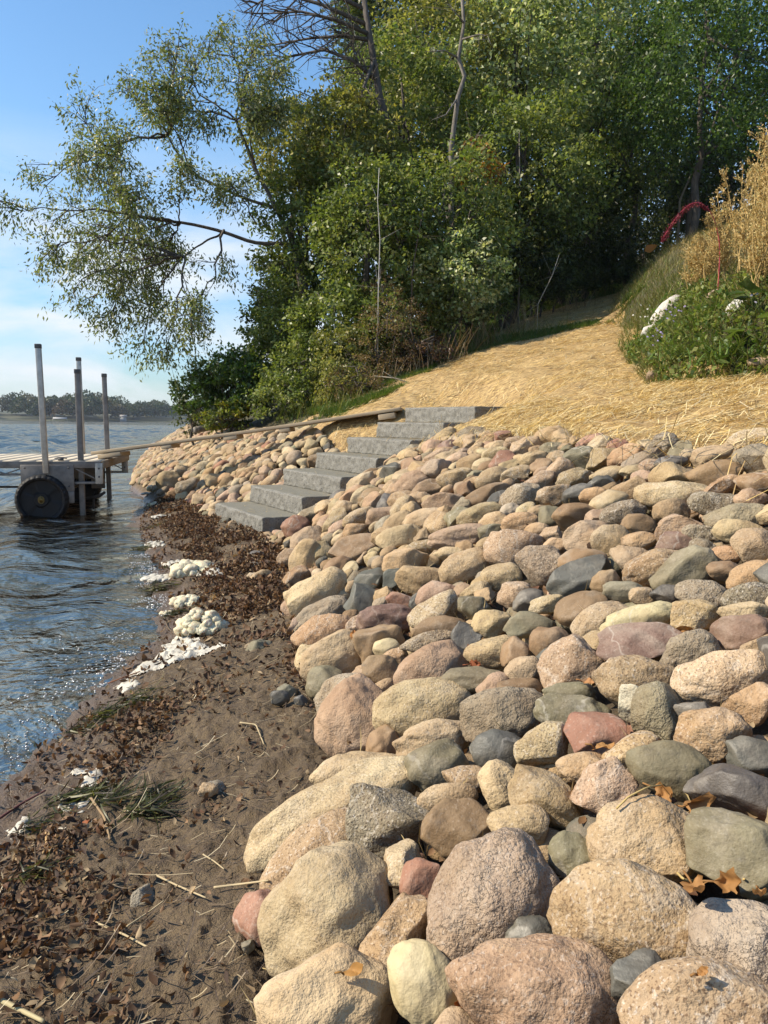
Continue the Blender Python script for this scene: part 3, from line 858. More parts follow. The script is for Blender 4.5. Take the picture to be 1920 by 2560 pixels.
for ln in ROCKS.replace('\n', ';').split(';'):
    f = ln.split()
    if len(f) == 7:
        kd = f[5]
        if kd == 'r' and float(f[2]) < 150:
            u_ = random.random(); kd = 'b' if u_ < 0.42 else ('a' if u_ < 0.52 else 'r')
        place_px(*map(float, f[:5]), kd, f[6])

def place_world(x, y, a, b, c, kind, fam, yaw, sink, seed, surface=0.0):
    z = float(H(x, y)) + surface
    e = 0.05
    nrm = norm(np.array([-(float(H(x + e, y)) - float(H(x - e, y))) / (2 * e), -(float(H(x, y + e)) - float(H(x, y - e))) / (2 * e), 1.0]))
    q = proj(np.array([x, y, z]))[0]
    w = 2 * max(a, b) * F / q[2]
    sub = 4 if w > 55 else (3 if w > 16 else 2)
    V, T = stone_verts(a, b, c, kind, seed, sub)
    ax = norm(np.cross([-math.sin(yaw), math.cos(yaw), 0], nrm)); ay = np.cross(nrm, ax)
    V = V[:, :1] * ax + V[:, 1:2] * ay + V[:, 2:] * nrm
    loc = np.array([x, y, z]) + nrm * sink
    q = proj(loc)[0]
    return dict(px=q[0], py=q[1], w=w, h=w * 0.6, fam=fam, kind=kind, loc=loc, V=V, T=T, r=math.sqrt(a * b), real=2 * max(a, b))

def fill_stones():
    g = np.random.default_rng(23)
    hand = [(s['loc'], s['r']) for s in STONES]
    HL = np.array([h[0] for h in hand]); HR = np.array([h[1] for h in hand])
    EX = np.array([s['px'] for s in STONES]); EY = np.array([s['py'] for s in STONES])
    EW = np.array([s['w'] for s in STONES]) / 2; EH = np.array([s['h'] for s in STONES]) / 2
    ea = -np.array([s['ang'] for s in STONES]) * D2R; EC, ES_ = np.cos(ea), np.sin(ea)
    fam = ['C', 'T', 'P', 'R', 'G', 'D', 'V', 'B', 'M', 'O', 'S', 'Y']
    fp = np.array([0.18, 0.30, 0.14, 0.025, 0.06, 0.035, 0.04, 0.10, 0.01, 0.07, 0.03, 0.01]); fp /= fp.sum()
    out, L, Rr = [], [], []
    # top layer: larger stones first, then ever smaller ones in the holes
    for size, tries, lo, hi in ((0, 1500, 0.085, 0.12), (1, 4500, 0.06, 0.085), (2, 12000, 0.04, 0.058)):
        for _ in range(tries):
            y = g.uniform(0.2, 17) if g.random() < 0.93 else g.uniform(15, 27)
            t, p = xi(TOE, y), xi(TOP, y)
            f = g.uniform(-0.03, 1.02)
            x = t + (p - t) * f
            if in_stairs(x, y, 0.03): continue
            if y > 7.0 and f > 0.97: continue
            r = g.uniform(lo, hi)
            if y > 8.6 and size < 2: r *= .85
            if y > 10 and size == 2: r *= 1.2
            P = np.array([x, y, float(H(x, y))])
            if in_stairs(x, y, 0.6 * r): continue
            if (np.linalg.norm(HL - P, axis=1) < 0.88 * HR + 0.80 * r).any(): continue
            if L:
                if (np.linalg.norm(np.array(L) - P, axis=1) < 0.74 * (np.array(Rr) + r)).any(): continue
            q = proj(P)[0]
            if f < 0.05 and y < 6 or (q[1] > 1330 and size < 2 and q[0] < 1900): continue
            if q[1] > 1080 and q[0] < 1930 and ((((q[0] - EX) * EC + (q[1] - EY) * ES_) / EW) ** 2 + ((-(q[0] - EX) * ES_ + (q[1] - EY) * EC) / EH) ** 2 < 0.8).any(): continue
            if q[2] < 0.3 or not (-260 < q[0] < 2200 and 900 < q[1] < 2900): continue
            el = g.uniform(1.05, 1.75)
            k = g.choice(['r', 'b', 'a'], p=[0.42, 0.34, 0.24])
            s = place_world(x, y, r * math.sqrt(el), r / math.sqrt(el), r * g.uniform(0.6, 0.85), k, g.choice(fam, p=fp), g.uniform(0, math.pi), r * 0.15, int(g.integers(1e6)))
            out.append(s); L.append(P); Rr.append(r)
    # a bed of small stones beneath everything
    bed = []
    BL = []
    for _ in range(1700):
        y = g.uniform(0.3, 16); t, p = xi(TOE, y), xi(TOP, y); f = g.uniform(0.0, 1.0); x = t + (p - t) * f
        if in_stairs(x, y, -0.02): continue
        r = g.uniform(0.035, 0.06)
        P = np.array([x, y, float(H(x, y)) - 0.055])
        q = proj(P)[0]
        if q[2] < 0.3 or not (-150 < q[0] < 2080 and 950 < q[1] < 2800): continue
        if BL and (np.linalg.norm(np.array(BL)[-900:] - P, axis=1) < 0.06).any(): continue
        BL.append(P)
        bed.append(place_world(x, y, r * 1.2, r * 0.9, r * 0.75, 'r', g.choice(fam, p=fp), g.uniform(0, 3.1), 0, int(g.integers(1e6)), -0.055))
    return out, bed

_filled, _bed = fill_stones()
def inview(s):
    return -s['w'] / 2 < s['px'] < 1920 + s['w'] / 2 and 0 < s['py'] < 2560 + s['h'] / 2
_cand = sorted([s for s in _filled if inview(s)], key=lambda s: -s['w'])
_n = max(0, 296 - len(STONES))
SINGLE = STONES + _cand[:_n]
_ids = set(id(s) for s in SINGLE)
REST = [s for s in _filled if id(s) not in _ids] + _bed

def stone_col(s, g):
    c = np.array(FAM[s['fam']][0]) * [1.03, 0.97, 0.85]
    return np.clip(c * g.uniform(0.86, 1.14) * g.uniform(0.96, 1.04, 3), 0, 1)

# ---- labels that tell each stone from its neighbours
def size_word(s):
    r = s['real']
    return 'large' if r > 0.27 else ('small' if r < 0.125 else 'medium')
def shape_word(s):
    e = max(s['w'], s['h']) / max(1, min(s['w'], s['h'])) if s in STONES else 1.4
    base = {'r': 'rounded', 'b': 'blocky', 'a': 'angular'}[s['kind']]
    return ('long ' if e > 1.9 else '') + base
def zone_word(s):
    x, y, _ = s['loc']; t, p = xi(TOE, y), xi(TOP, y); f = (x - t) / (p - t)
    if f < -0.06: return 'lying loose on the muddy beach'
    if y > 8.2 and x < ST_O[0] + 0.87 * 2: return 'left of the granite steps'
    if s['py'] > 2150: return 'in the nearest row of stones'
    if f < 0.14: return 'at the muddy foot of the slope'
    if f > 0.86: return 'just below the straw'
    if y > 5.5: return 'on the slope beside the steps'
    if s['px'] > 1640: return 'at the right of the stone slope'
    return 'midway up the stone slope'
def desc(s):
    return f"{FAM[s['fam']][1]} {shape_word(s)} stone"
_lab = set()
XY = np.array([(s['px'], s['py']) for s in SINGLE])
for i, s in enumerate(SINGLE):
    d = np.hypot(XY[:, 0] - s['px'], (XY[:, 1] - s['py']) * 1.3)
    nb = np.argsort(d)[1:9]
    opts = []
    for j in nb:
        o = SINGLE[j]; dx, dy = s['px'] - o['px'], s['py'] - o['py']
        rel = ('right of' if dx > 0 else 'left of') if abs(dx) > abs(dy) * 1.2 else ('below' if dy > 0 else 'above')
        opts.append(f"{rel} a {size_word(o)} {FAM[o['fam']][1]} one")
    head = f"{size_word(s)} {desc(s)}"
    done = None
    cands = [f"{head} {zone_word(s)}, {o}" for o in opts]
    cands += [f"{head}, {a.replace(' one', '')} stone, {b}" for a in opts for b in opts if a != b]
    for c in cands:
        if c not in _lab and len(c.split()) <= 16: done = c; break
    if done is None: done = cands[0]
    _lab.add(done); s['label'] = done

gcol = np.random.default_rng(9)
for s in SINGLE:
    me = make_mesh('cobble_stone', s['V'], None, s['T'], M[FAM[s['fam']][2]], np.broadcast_to(stone_col(s, gcol), (len(s['V']), 3)))
    o = new_obj('boulder' if s['real'] > 0.3 else 'cobble_stone', me)
    o.location = tuple(s['loc'])
    tag(o, s['label'], 'stone', 'riprap stones on the bank')
for matk in ('granite', 'smooth'):
    mb = MB()
    for i, s in enumerate(REST):
        if (i % 3 == 0) == (matk == 'smooth'):
            mb.add(s['V'] + s['loc'], None, s['T'], stone_col(s, gcol))
    if matk == 'granite': _g = mb
    else: _s = mb
allr = MB()
for k in (_g, _s):
    allr.add(np.concatenate(k.V), None, np.concatenate(k.T), np.concatenate(k.C))
o = allr.build('small_riprap', M['granite'])
tag(o, 'countless small mixed stones filling the gaps between the larger riprap', 'stones', kind='stuff')
print('STONES', len(SINGLE), 'rest', len(REST), 'dup labels', len(SINGLE) - len(set(s['label'] for s in SINGLE)))

#@@PART2
bpy.context.view_layer.update()
DG = bpy.context.evaluated_depsgraph_get()
def cast(px, py):
    r = norm(ray(px, py))
    ok, loc, nrm, idx, ob, _ = SC.ray_cast(DG, Vector(CAM), Vector(r))
    return (np.array(loc), np.array(nrm)) if ok else (hit(px, py), np.array([0, 0, 1.0]))

# ------------------------------------------------------------------ dock
def build_dock():
    Pn = at(255, 1152, 9.25); Pl = hitz(0, 1152, Pn[2]); Pf = hitz(317, 1135, Pn[2])
    e1 = norm((Pn - Pl) * [1, 1, 0]); e2 = np.array([-e1[1], e1[0], 0])
    Wd = float((Pf - Pn) @ e2); sk = float((Pf - Pn) @ e1)
    root = thing('roll_in_dock', Pn, 'aluminium roll-in dock section with four tall posts on black wheels at the water edge', 'dock')
    root.matrix_world = Matrix(((e1[0], e2[0], 0, Pn[0]), (e1[1], e2[1], 0, Pn[1]), (0, 0, 1, Pn[2]), (0, 0, 0, 1)))
    pxm = 9.25 / F
    lx = lambda px: (px - 255) * pxm
    lz = lambda py: (1152 - py) * pxm
    Lf = -6.2
    shear = lambda y: sk * y / Wd
    k = MB()
    nb = 34; xs = np.linspace(Lf, -0.005, nb + 1)
    for a, b in zip(xs[:-1], xs[1:]):
        V = [(a, 0, -.022), (b - .001, 0, -.022), (b - .001 + sk, Wd, -.022), (a + sk, Wd, -.022), (a, 0, 0), (b - .001, 0, 0), (b - .001 + sk, Wd, 0), (a + sk, Wd, 0)]
        k.add(V, [[0,3,2,1],[4,5,6,7],[0,1,5,4],[1,2,6,5],[2,3,7,6],[3,0,4,7]])
    k.build('deck', M['deck'], root, False)
    for y in (0.0, Wd):
        o = shear(y); s_ = -1 if y == 0 else 1; yy = y + s_ * 0.022
        f = MB()
        f.box((Lf + o, yy - .02, -.085), (-.01 + o, yy + .02, -.006))
        f.box((Lf + o, yy - .018, -.172), (lx(72) + o, yy + .018, -.146))
        f.box((lx(190) + o, yy - .018, -.275), (lx(239) + o, yy + .018, -.248))
        n = int((lx(72) - Lf) / .19)
        pts = [(lx(72) + o - i * .19, -.085 if i % 2 == 0 else -.15) for i in range(n)]
        for (x0, z0), (x1, z1) in zip(pts[:-1], pts[1:]): f.bar((x0, yy, z0), (x1, yy, z1), .014)
        f.bar((lx(192) + o, yy, lz(1171)), (lx(240) + o, yy, lz(1197)), .013)
        f.build('truss', M['alu_dark'], root, False, .002)
        e = MB(); e.box((lx(239) + o, yy - .022, -.275), (lx(257) + o, yy + .024, -.026))
        e = e.build('end_plate', M['alu'], root, False, .003)
        h = MB()
        for z in (-.09, -.19): h.tube([(lx(248) + o, yy - .024, z), (lx(248) + o, yy + .027, z)], .012, 8)
        h.build('bolt', M['cap'], e, True)
    low = MB(); low.box((Lf, Wd * .5, -.40), (lx(80), Wd * .5 + .03, -.375)); low.build('cross_rail', M['alu_dark'], root, False)
    f = MB(); f.add([(0, -.04, -.09), (.03, -.04, -.09), (.03 + sk, Wd + .04, -.09), (sk, Wd + .04, -.09), (0, -.04, .004), (.03, -.04, .004), (.03 + sk, Wd + .04, .004), (sk, Wd + .04, .004)],
            [[0,3,2,1],[4,5,6,7],[0,1,5,4],[1,2,6,5],[2,3,7,6],[3,0,4,7]])
    f.build('fascia', M['fascia'], root, False, .004)
    for y in (-.05, Wd + .05):
        o = shear(max(y, 0)); s_ = -1 if y < 0 else 1
        p = MB(); p.box((lx(68) + o, y - .008, -.36), (lx(190) + o, y + .008, -.045))
        p.box((lx(150) + o, y - .0085, -.50), (lx(189) + o, y + .0085, -.36))
        p = p.build('wheel_plate', M['alu_dark'], root, False, .006)
        b = MB()
        for px, z in ((78, -.08), (178, -.08), (78, -.32), (178, -.30)): b.tube([(lx(px) + o, y - .016, z), (lx(px) + o, y + .016, z)], .011, 8)
        b.build('bolt', M['cap'], p)
    # posts: foot px, top height, depth
    for px, y, zt, zb, lean, m in ((128, -.10, 1.335, -.14, -.035, 'alu'), (205, .06, 1.07, -1.1, -.012, 'alu_dark'), (-1, Wd + .10, 0, -.14, -.02, 'alu'), (-2, Wd - .06, 0, -1.1, -.03, 'alu_dark')):
        if px > 0: x = lx(px)
        else:
            P = at(212 if px == -1 else 273, 1128, Pn[1] + y); x = float((P - Pn) @ e1)
            zt = float(at(201 if px == -1 else 262, 898 if px == -1 else 937, Pn[1] + y)[2] - Pn[2])
        s_ = .031
        p = MB()
        V = [(x + a * s_ + (lean if c else 0), y + b * s_, (zt if c else zb)) for c in (0, 1) for a, b in ((-1,-1),(1,-1),(1,1),(-1,1))]
        p.add(V, [[3,2,1,0],[4,5,6,7],[0,1,5,4],[1,2,6,5],[2,3,7,6],[3,0,4,7]])
        p = p.build('post', M[m], root, False, .004)
        c = MB(); x1 = x + lean; c.box((x1 - .035, y - .035, zt - .04), (x1 + .035, y + .035, zt + .012))
        c.build('cap', M['cap'], p, False, .006)
    # wheels
    def wheel(cx, cy, cz):
        R, hw = .295, .13
        prof = [(0.03, -.09), (0.075, -.09), (0.085, -.075), (0.10, -.072), (0.225, -.085), (.24, -.118), (.262, -.128), (.282, -.115), (.294, -.08), (.297, -.03), (.297, .03), (.294, .08), (.282, .115), (.25, .128), (.1, .1), (.03, .1)]
        n = 168
        th = np.arange(n) / n * 2 * np.pi
        V = []
        for q, (r, y) in enumerate(prof):
            rr = np.full(n, r); yy = np.full(n, y)
            if 6 <= q <= 12:
                lug = (np.sin(th * 28) > -0.45)
                rr = rr - np.where(lug, 0, .003); yy = yy - np.sign(y) * np.where(lug, 0, .004)
            if 3 <= q <= 4:
                pk = sstep(-.1, .9, np.cos(th * 3 - 0.6)) * .012
                yy = yy + pk * (1 if q == 3 else .75)
            V.append(np.stack([cx + rr * np.cos(th), cy + yy, cz + rr * np.sin(th)], 1))
        V = np.concatenate(V); m = len(prof)
        i, j = np.meshgrid(np.arange(m - 1), np.arange(n), indexing='ij'); j2 = (j + 1) % n
        Q = np.stack([i * n + j, i * n + j2, (i + 1) * n + j2, (i + 1) * n + j], -1).reshape(-1, 4)
        w = MB().add(V, Q)
        w = w.build('wheel', M['rubber'], root)
        md = w.modifiers.new('es', 'EDGE_SPLIT'); md.split_angle = 0.7
        hb = MB()
        hb.tube([(cx, cy - .10, cz), (cx, cy + .09, cz)], .03, 14)
        hb.tube([(cx + .032 * math.cos(a), cy - .098, cz + .04 * math.sin(a)) for a in np.linspace(0, 6.3, 20)], .006, 6)
        hb.tube([(cx - .01, cy - .105, cz - .03), (cx, cy - .12, cz + .05)], .005, 6)
        hb.build('hub', M['brass'], w)
    C1 = at(107, 1248, Pn[1] - .20); w1 = (C1 - Pn)
    wheel(float(w1 @ e1), float(w1 @ e2), float(w1[2]))
    wheel(float(w1 @ e1) + sk, Wd + .20, float(w1[2]))
    a = MB(); a.tube([(float(w1 @ e1), -.1, w1[2]), (float(w1 @ e1) + sk, Wd + .1, w1[2])], .02, 10); a.build('axle', M['alu_dark'], root)
    c = MB(); cx = lx(158)
    c.tube([(cx - .07, .03, .028), (cx - .03, .03, .034), (cx + .03, .03, .034), (cx + .07, .03, .028)], [.006, .011, .011, .006], 8)
    c.box((cx - .03, .01, 0.002), (cx + .03, .05, .03)); c.build('rope_cleat', M['cap'], root)
    # plank up to the bank
    A = np.array([-3.60, 9.62, Pn[2] + .075]); A = at(226, 1131, 9.60); B = at(1000, 1017, 9.12)
    A[2] += .012; d = B - A; L = float(np.linalg.norm(d)); u = d / L
    sd = norm(np.cross(u, [0, 0, 1])); up = np.cross(sd, u)
    rt = thing('gangplank', A, 'long weathered plank sloping from the dock up to the straw beside the steps', 'plank')
    rt.matrix_world = Matrix(((u[0], -sd[0], up[0], A[0]), (u[1], -sd[1], up[1], A[1]), (u[2], -sd[2], up[2], A[2]), (0, 0, 0, 1)))
    b = MB(); xs = np.linspace(0, L, 22)
    for y0 in (0.0, .148):
        P = np.array([[(x, y0, -.042 - .01 * math.sin(x / L * 3.14)), (x, y0 + .143, -.042 - .01 * math.sin(x / L * 3.14)), (x, y0 + .143, -.004 - .01 * math.sin(x / L * 3.14)), (x, y0, -.004 - .01 * math.sin(x / L * 3.14))] for x in xs])
        i, j = np.meshgrid(np.arange(21), np.arange(4), indexing='ij'); j2 = (j + 1) % 4
        b.add(P.reshape(-1, 3), np.concatenate([np.stack([i * 4 + j, (i + 1) * 4 + j, (i + 1) * 4 + j2, i * 4 + j2], -1).reshape(-1, 4), [[0, 1, 2, 3]], [[87, 86, 85, 84]]]))
    b.build('board', M['plank'], rt, False, .004)
    for x, h, w in ((.08, .055, .30), (L * .235, .045, .13), (L * .44, .05, .17), (L * .62, .05, .13), (L * .93, .07, .2)):
        k = MB(); k.box((x, .004, -.052 - h), (x + w, .286, -.0535)); k.build('cleat', M['plank'], rt, False, .004)
    # log lying on the rocks beyond the plank
    P = at(506, 1071, 12.6)
    lg = MB(); lg.tube([P + [-.10, -.1, -.03], P + [0.05, 0.1, .015], P + [.3, .5, .06], P + [.7, 1.2, .1]], [.055, .06, .06, .055], 10)
    build_at(lg, 'driftwood_log', M['bark_grey'], P, 'grey weathered log end poking out beyond the plank', 'log')
    P = at(238, 1242, 9.6)
    lg = MB(); lg.tube([P + [-.15, .0, -.03], P + [0.05, 0.0, .01], P + [.12, .02, .06]], [.02, .024, .016], 8); lg.tube([P + [-.02, 0, .0], P + [-.03, .02, -.15]], .014, 7)
    build_at(lg, 'driftwood', M['bark'], P, 'broken branch caught under the dock between its wheels', 'driftwood')
build_dock()

# ------------------------------------------------------------------ straw
def straw_right(y):
    return np.minimum(np.maximum(xi(BANK, y), 2.6 + (5.05 - y) / 0.30), 9.0)

def build_straw():
    g = np.random.default_rng(3)
    ys = np.concatenate([np.linspace(-1.5, 9, 260), np.linspace(9.03, STRAW_END + 0.3, 130)])
    ss = np.linspace(0, 1, 170) ** 1.25
    Y, S = np.meshgrid(ys, ss, indexing='ij')
    xl = straw_left(Y) - 0.03 + 0.16 * (fbm(Y, Y * 0, 2.3, 5, 3) - 0.5) * 2
    xr = straw_right(Y) + 0.12 + 0.2 * (fbm(Y, Y * 0 + 9, 2.0, 6, 3) - 0.5)
    X = xl + (xr - xl) * S
    edge = np.minimum(X - xl, xr - X)
    Z = ground_z(X, Y) + 0.11 * 0 + 0.028 * sstep(0, 0.12, edge) + ((fbm(X, Y, 9, 13, 3) - 0.5) * 0.05 + (fbm(X, Y, 2.5, 14, 3) - 0.5) * 0.07) * sstep(0, .15, edge) - 0.03 * (1 - sstep(0, .06, edge))
    rockmask = 1 - sstep(xi(TOP, Y) - 0.1, xi(TOP, Y) + 0.1, X)
    V = np.stack([X, Y, Z], -1)
    n1, n2 = X.shape
    i, j = np.meshgrid(np.arange(n1 - 1), np.arange(n2 - 1), indexing='ij'); q = i * n2 + j
    Q = np.stack([q, q + 1, q + n2 + 1, q + n2], -1).reshape(-1, 4)
    dd = (in_stairs(X, Y, -0.005) & ((X - ST_O[0]) * ST_U[0] + (Y - ST_O[1]) * ST_U[1] < TREAD * 6 + 0.14)).reshape(-1)
    Q = Q[~dd[Q].all(1)]
    t = NT('straw_mat'); v = t.n('TexCoord').outputs['Object']
    def streak(rot, sc):
        m_ = t.n('Mapping', Scale=(sc * 0.09, sc, sc * .3), Rotation=(0, 0, rot)); t.t.links.new(v, m_.inputs['Vector'])
        return t.noise(m_.outputs['Vector'], 1.0, 3, 0.6, 0.3)
    a, b, c = streak(0.15, 95), streak(-0.5, 80), streak(0.8, 85)
    mxn = t.math('MAXIMUM', t.math('MAXIMUM', a, b), c)
    big = t.noise(v, 1.7, 5, 0.6)
    col = t.ramp(mxn, [(0.46, (0.15, 0.092, 0.035)), (0.56, (0.42, 0.275, 0.11)), (0.66, (0.62, 0.44, 0.185)), (0.78, (0.74, 0.58, 0.30))])
    soilp = t.noise(v, 3.3, 6, 0.7, 0.5)
    col = t.mix(t.ramp(soilp, [(0.60, 0.0), (0.70, 0.8)]), col, (0.16, 0.105, 0.055))
    col = t.mix(t.ramp(big, [(0.42, 0.0), (0.66, 0.5)]), col, t.mix(1.0, col, (0.66, 0.58, 0.48), 'MULTIPLY'))
    m = t.done(t.bsdf(col, 0.7, t.bump(mxn, 1.0, 0.02)))
    tag(new_obj('straw_path', make_mesh('straw_path', V.reshape(-1, 3), Q, None, m)), kind='structure')
    # single stalks
    n = 210000
    y = 0.8 + (STRAW_END - 0.8) * g.random(n) ** 1.25
    xl, xr = straw_left(y) - 0.10, straw_right(y) + 0.05
    x = xl + (xr - xl) * g.random(n)
    d = np.hypot(x, y)
    patch = 0.25 + 0.75 * sstep(.36, .52, fbm(x, y, 1.8, 90, 4))
    ok = (g.random(n) < patch * np.clip((3.0 / d) ** 1.1, 0, 1)) & ~in_stairs(x, y, 0.0) & (x < 5.5)
    x, y, d = x[ok], y[ok], d[ok]; n = len(x)
    flow = 0.2 + 0.8 * (fbm(x, y, 0.8, 44, 2) - 0.5)
    th = flow + g.normal(0, 1.0, n) + np.pi * (g.random(n) < 0.5)
    D = np.stack([np.cos(th), np.sin(th), 0.10 * g.normal(size=n)], 1)
    eps = 0.04
    D[:, 2] += (ground_z(x + D[:, 0] * eps, y + D[:, 1] * eps) - ground_z(x, y)) / eps
    P = np.stack([x, y, ground_z(x, y) + 0.036 + np.abs(g.normal(0, 0.010, n))], 1)
    L = g.uniform(0.04, 0.17, n); w = g.uniform(0.0022, 0.0045, n) * np.clip(d / 9, 1, 1.6)
    P = P - D * L[:, None] * 0.5
    pal = np.array([(0.68, 0.52, 0.23), (0.80, 0.66, 0.36), (0.54, 0.37, 0.13), (0.74, 0.52, 0.17), (0.38, 0.25, 0.10), (0.55, 0.47, 0.30)])
    C = pal[g.choice(6, n, p=[.27, .22, .18, .16, .09, .08])] * g.uniform(0.8, 1.1, (n, 1))
    N = np.stack([g.normal(0, .3, n), g.normal(0, .3, n), np.ones(n)], 1)
    mb = MB(); mb.ribbons(P, D, N, L, w, g.normal(0, 0.22, n), 0.5, 2, 1, None, C)
    # stray stalks on the top row of stones
    n = 700; y = g.uniform(2.2, 8.0, n); x = xi(TOP, y) - np.abs(g.normal(0, 0.12, n))
    th = g.uniform(0, 6.3, n); D = np.stack([np.cos(th), np.sin(th), g.normal(0, .25, n)], 1)
    P = np.stack([x, y, H(x, y) + 0.075], 1)
    ok = ~in_stairs(x, y, 0.02)
    mb.ribbons(P[ok], D[ok], np.array([0, 0, 1.0]), g.uniform(.06, .2, ok.sum()), .0035, g.normal(0, .6, ok.sum()), .5, 2, 1, None, pal[g.choice(6, ok.sum())])
    tag(mb.build('straw', M['straw']), 'golden straw stalks strewn over the path and the top of the bank', 'straw', kind='stuff')
build_straw()

# ------------------------------------------------------------------ beach: foam, weed, litter
def puff_mesh(P0, puffs, g, flat=0.75):
    mb = MB(); n, T = ico(3)
    for (x, y, z, r) in puffs:
        d = 1 + 0.10 * np.sin(n @ norm(g.normal(size=3)) * 5 + g.uniform(0, 6)) + 0.07 * np.sin(n @ norm(g.normal(size=3)) * 9 + g.uniform(0, 6)) + 0.03 * np.sin(n @ norm(g.normal(size=3)) * 19)
        mb.add(P0 + np.array([x, y, z]) + n * d[:, None] * np.array([r, r, r * flat]), None, T)
    return mb

def build_foam():
    g = np.random.default_rng(15)
    t = NT('lake_foam'); v = t.objvec()
    vo = t.n('TexVoronoi', Scale=130.0); t.t.links.new(v, vo.inputs['Vector'])
    n_ = t.noise(v, 25, 5, 0.7)
    col = t.mix(t.ramp(n_, [(0.4, 0.0), (0.7, 1.0)]), (0.60, 0.53, 0.37), (0.50, 0.41, 0.25))
    fm = t.done(t.bsdf(col, 0.6, t.bump(t.math('ADD', t.math('MULTIPLY', vo.outputs['Distance'], .5), n_), 0.45, 0.008), Subsurface_Weight=0.15))
    t = NT('white_foam'); v = t.objvec(); n_ = t.noise(v, 60, 5, 0.7)
    fw = t.done(t.bsdf(t.mix(n_, (0.58, 0.545, 0.46), (0.42, 0.375, 0.29)), 0.5, t.bump(n_, 0.6, 0.008)))
    specs = [(504, 1556, 120, 1.0, 'c', 'big cream mound of lake foam, the tallest on the beach'),
             (472, 1502, 84, 0.42, 'c', 'lumpy cream foam clump just behind the tallest mound'),
             (421, 1536, 46, 0.5, 'c', 'small yellowish foam ball on weed at the water edge'),
             (492, 1425, 130, 0.30, 'c', 'wide ragged pale foam heap on dark leaf litter'),
             (402, 1450, 92, 0.26, 'w', 'smooth white foam dome at the lapping water'),
             (392, 1355, 52, 0.32, 'w', 'little white foam scrap on weed, third from the dock'),
             (405, 1293, 56, 0.22, 'w', 'flat white foam strip below the lowest step'),
             (385, 1262, 34, 0.5, 'c', 'small cream foam lump nearest the left boulders'),
             (392, 1214, 50, 0.5, 'c', 'cream foam puff against the far left boulders'),
             (368, 1233, 36, 0.4, 'w', 'pale foam lump farthest out beside the dock water')]
    for px, py, w, hh, kind, lb in specs:
        P = hit(px, py + w * hh * .2); P[2] = max(float(ground_z(P[0], P[1])), 0.0)
        d = (P - CAM) @ FWD; R = w / 2 * d / F
        puffs = []
        for _ in range(70 if w > 80 else 34):
            a = g.uniform(0, 6.3); q = math.sqrt(g.random()) * R * 0.85
            top = max(0.15, 1 - (q / R) ** 2)
            puffs.append((q * math.cos(a), q * math.sin(a) * 0.7, R * hh * top * g.uniform(0.1, 0.85), R * g.uniform(0.12, 0.34) * (1 if kind == 'c' else 0.85)))
        build_at(puff_mesh(P, puffs, g, 0.85 if kind == 'c' else 0.5), 'foam_clump', fm if kind == 'c' else fw, P, lb, 'foam', 'foam washed up on the beach')
    # flat foam sheets
    def sheet(poly, label, hgt=0.013, lace=0.0):
        pts = np.array([hit(*p)[:2] for p in poly]); c = pts.mean(0); pts = c + (pts - c) * 1.18
        k = 26; V, Q = [], []
        mn, mxx = pts.min(0), pts.max(0); res = 0.007
        gx, gy = np.meshgrid(np.arange(mn[0] - .03, mxx[0] + .03, res), np.arange(mn[1] - .03, mxx[1] + .03, res), indexing='ij')
        sd = np.full(gx.shape, 1e9); ins = np.zeros(gx.shape, bool)
        for (x0, y0), (x1, y1) in zip(pts, np.roll(pts, -1, 0)):
            dx, dy = x1 - x0, y1 - y0
            u = np.clip(((gx - x0) * dx + (gy - y0) * dy) / (dx * dx + dy * dy), 0, 1)
            sd = np.minimum(sd, np.hypot(gx - x0 - u * dx, gy - y0 - u * dy))
            cr_ = ((y0 > gy) != (y1 > gy)) & (gx < dx * (gy - y0) / (dy if abs(dy) > 1e-9 else 1e-9) + x0)
            ins ^= cr_
        sd = np.where(ins, sd, -sd) + 0.05 * (fbm(gx, gy, 14, 8, 4) - 0.5) - 0.02 * (vn(gx, gy, 60, 3) > 0.72) - lace * sstep(.42, .62, fbm(gx, gy, 26, 12, 3))
        z = np.maximum(ground_z(gx, gy), -0.01) + np.where(sd > 0, hgt * (1 - np.exp(-sd * 60)) * (0.7 + 0.8 * fbm(gx, gy, 30, 5, 3)), -0.02)
        V = np.stack([gx, gy, z], -1).reshape(-1, 3); n2 = gx.shape[1]
        i, j = np.meshgrid(np.arange(gx.shape[0] - 1), np.arange(n2 - 1), indexing='ij'); q = (i * n2 + j).ravel()
        Q = np.stack([q, q + n2, q + n2 + 1, q + 1], 1)
        Q = Q[(sd.reshape(-1) > -0.006)[Q].all(1)]
        used = np.unique(Q); mp_ = np.zeros(len(V), int); mp_[used] = np.arange(len(used))
        P = np.array([c[0], c[1], float(ground_z(*c))])
        build_at(MB().add(V[used], mp_[Q]), 'foam_sheet', fw, P, label, 'foam', 'foam washed up on the beach')
    sheet([(330, 1682), (390, 1640), (432, 1595), (470, 1592), (520, 1620), (545, 1633), (480, 1650), (420, 1672), (360, 1692)], 'flat white foam sheet spreading in front of the tallest mound', .012, .03)
    sheet([(415, 1410), (470, 1403), (530, 1420), (560, 1440), (500, 1446), (450, 1430)], 'thin white foam skirt under the wide ragged heap', .02)
    sheet([(350, 1365), (400, 1358), (410, 1366), (380, 1374)], 'thin foam streak on weed beyond the smooth dome')
    sheet([(160, 1925), (235, 1920), (300, 1935), (290, 1965), (220, 2010), (200, 2030), (150, 2005), (210, 1975)], 'lacy foam patch draining into the near sand', .006, .09)
    sheet([(0, 2085), (40, 2045), (90, 2040), (150, 2065), (100, 2085), (30, 2110), (0, 2118)], 'lacy foam streak at the left edge of the near beach', .006, .09)
    sheet([(290, 1725), (340, 1712), (345, 1722), (310, 1738)], 'small foam scrap on weed by the near waterline')
    # bubbles along the wash
    mb = MB(); n, T = ico(1)
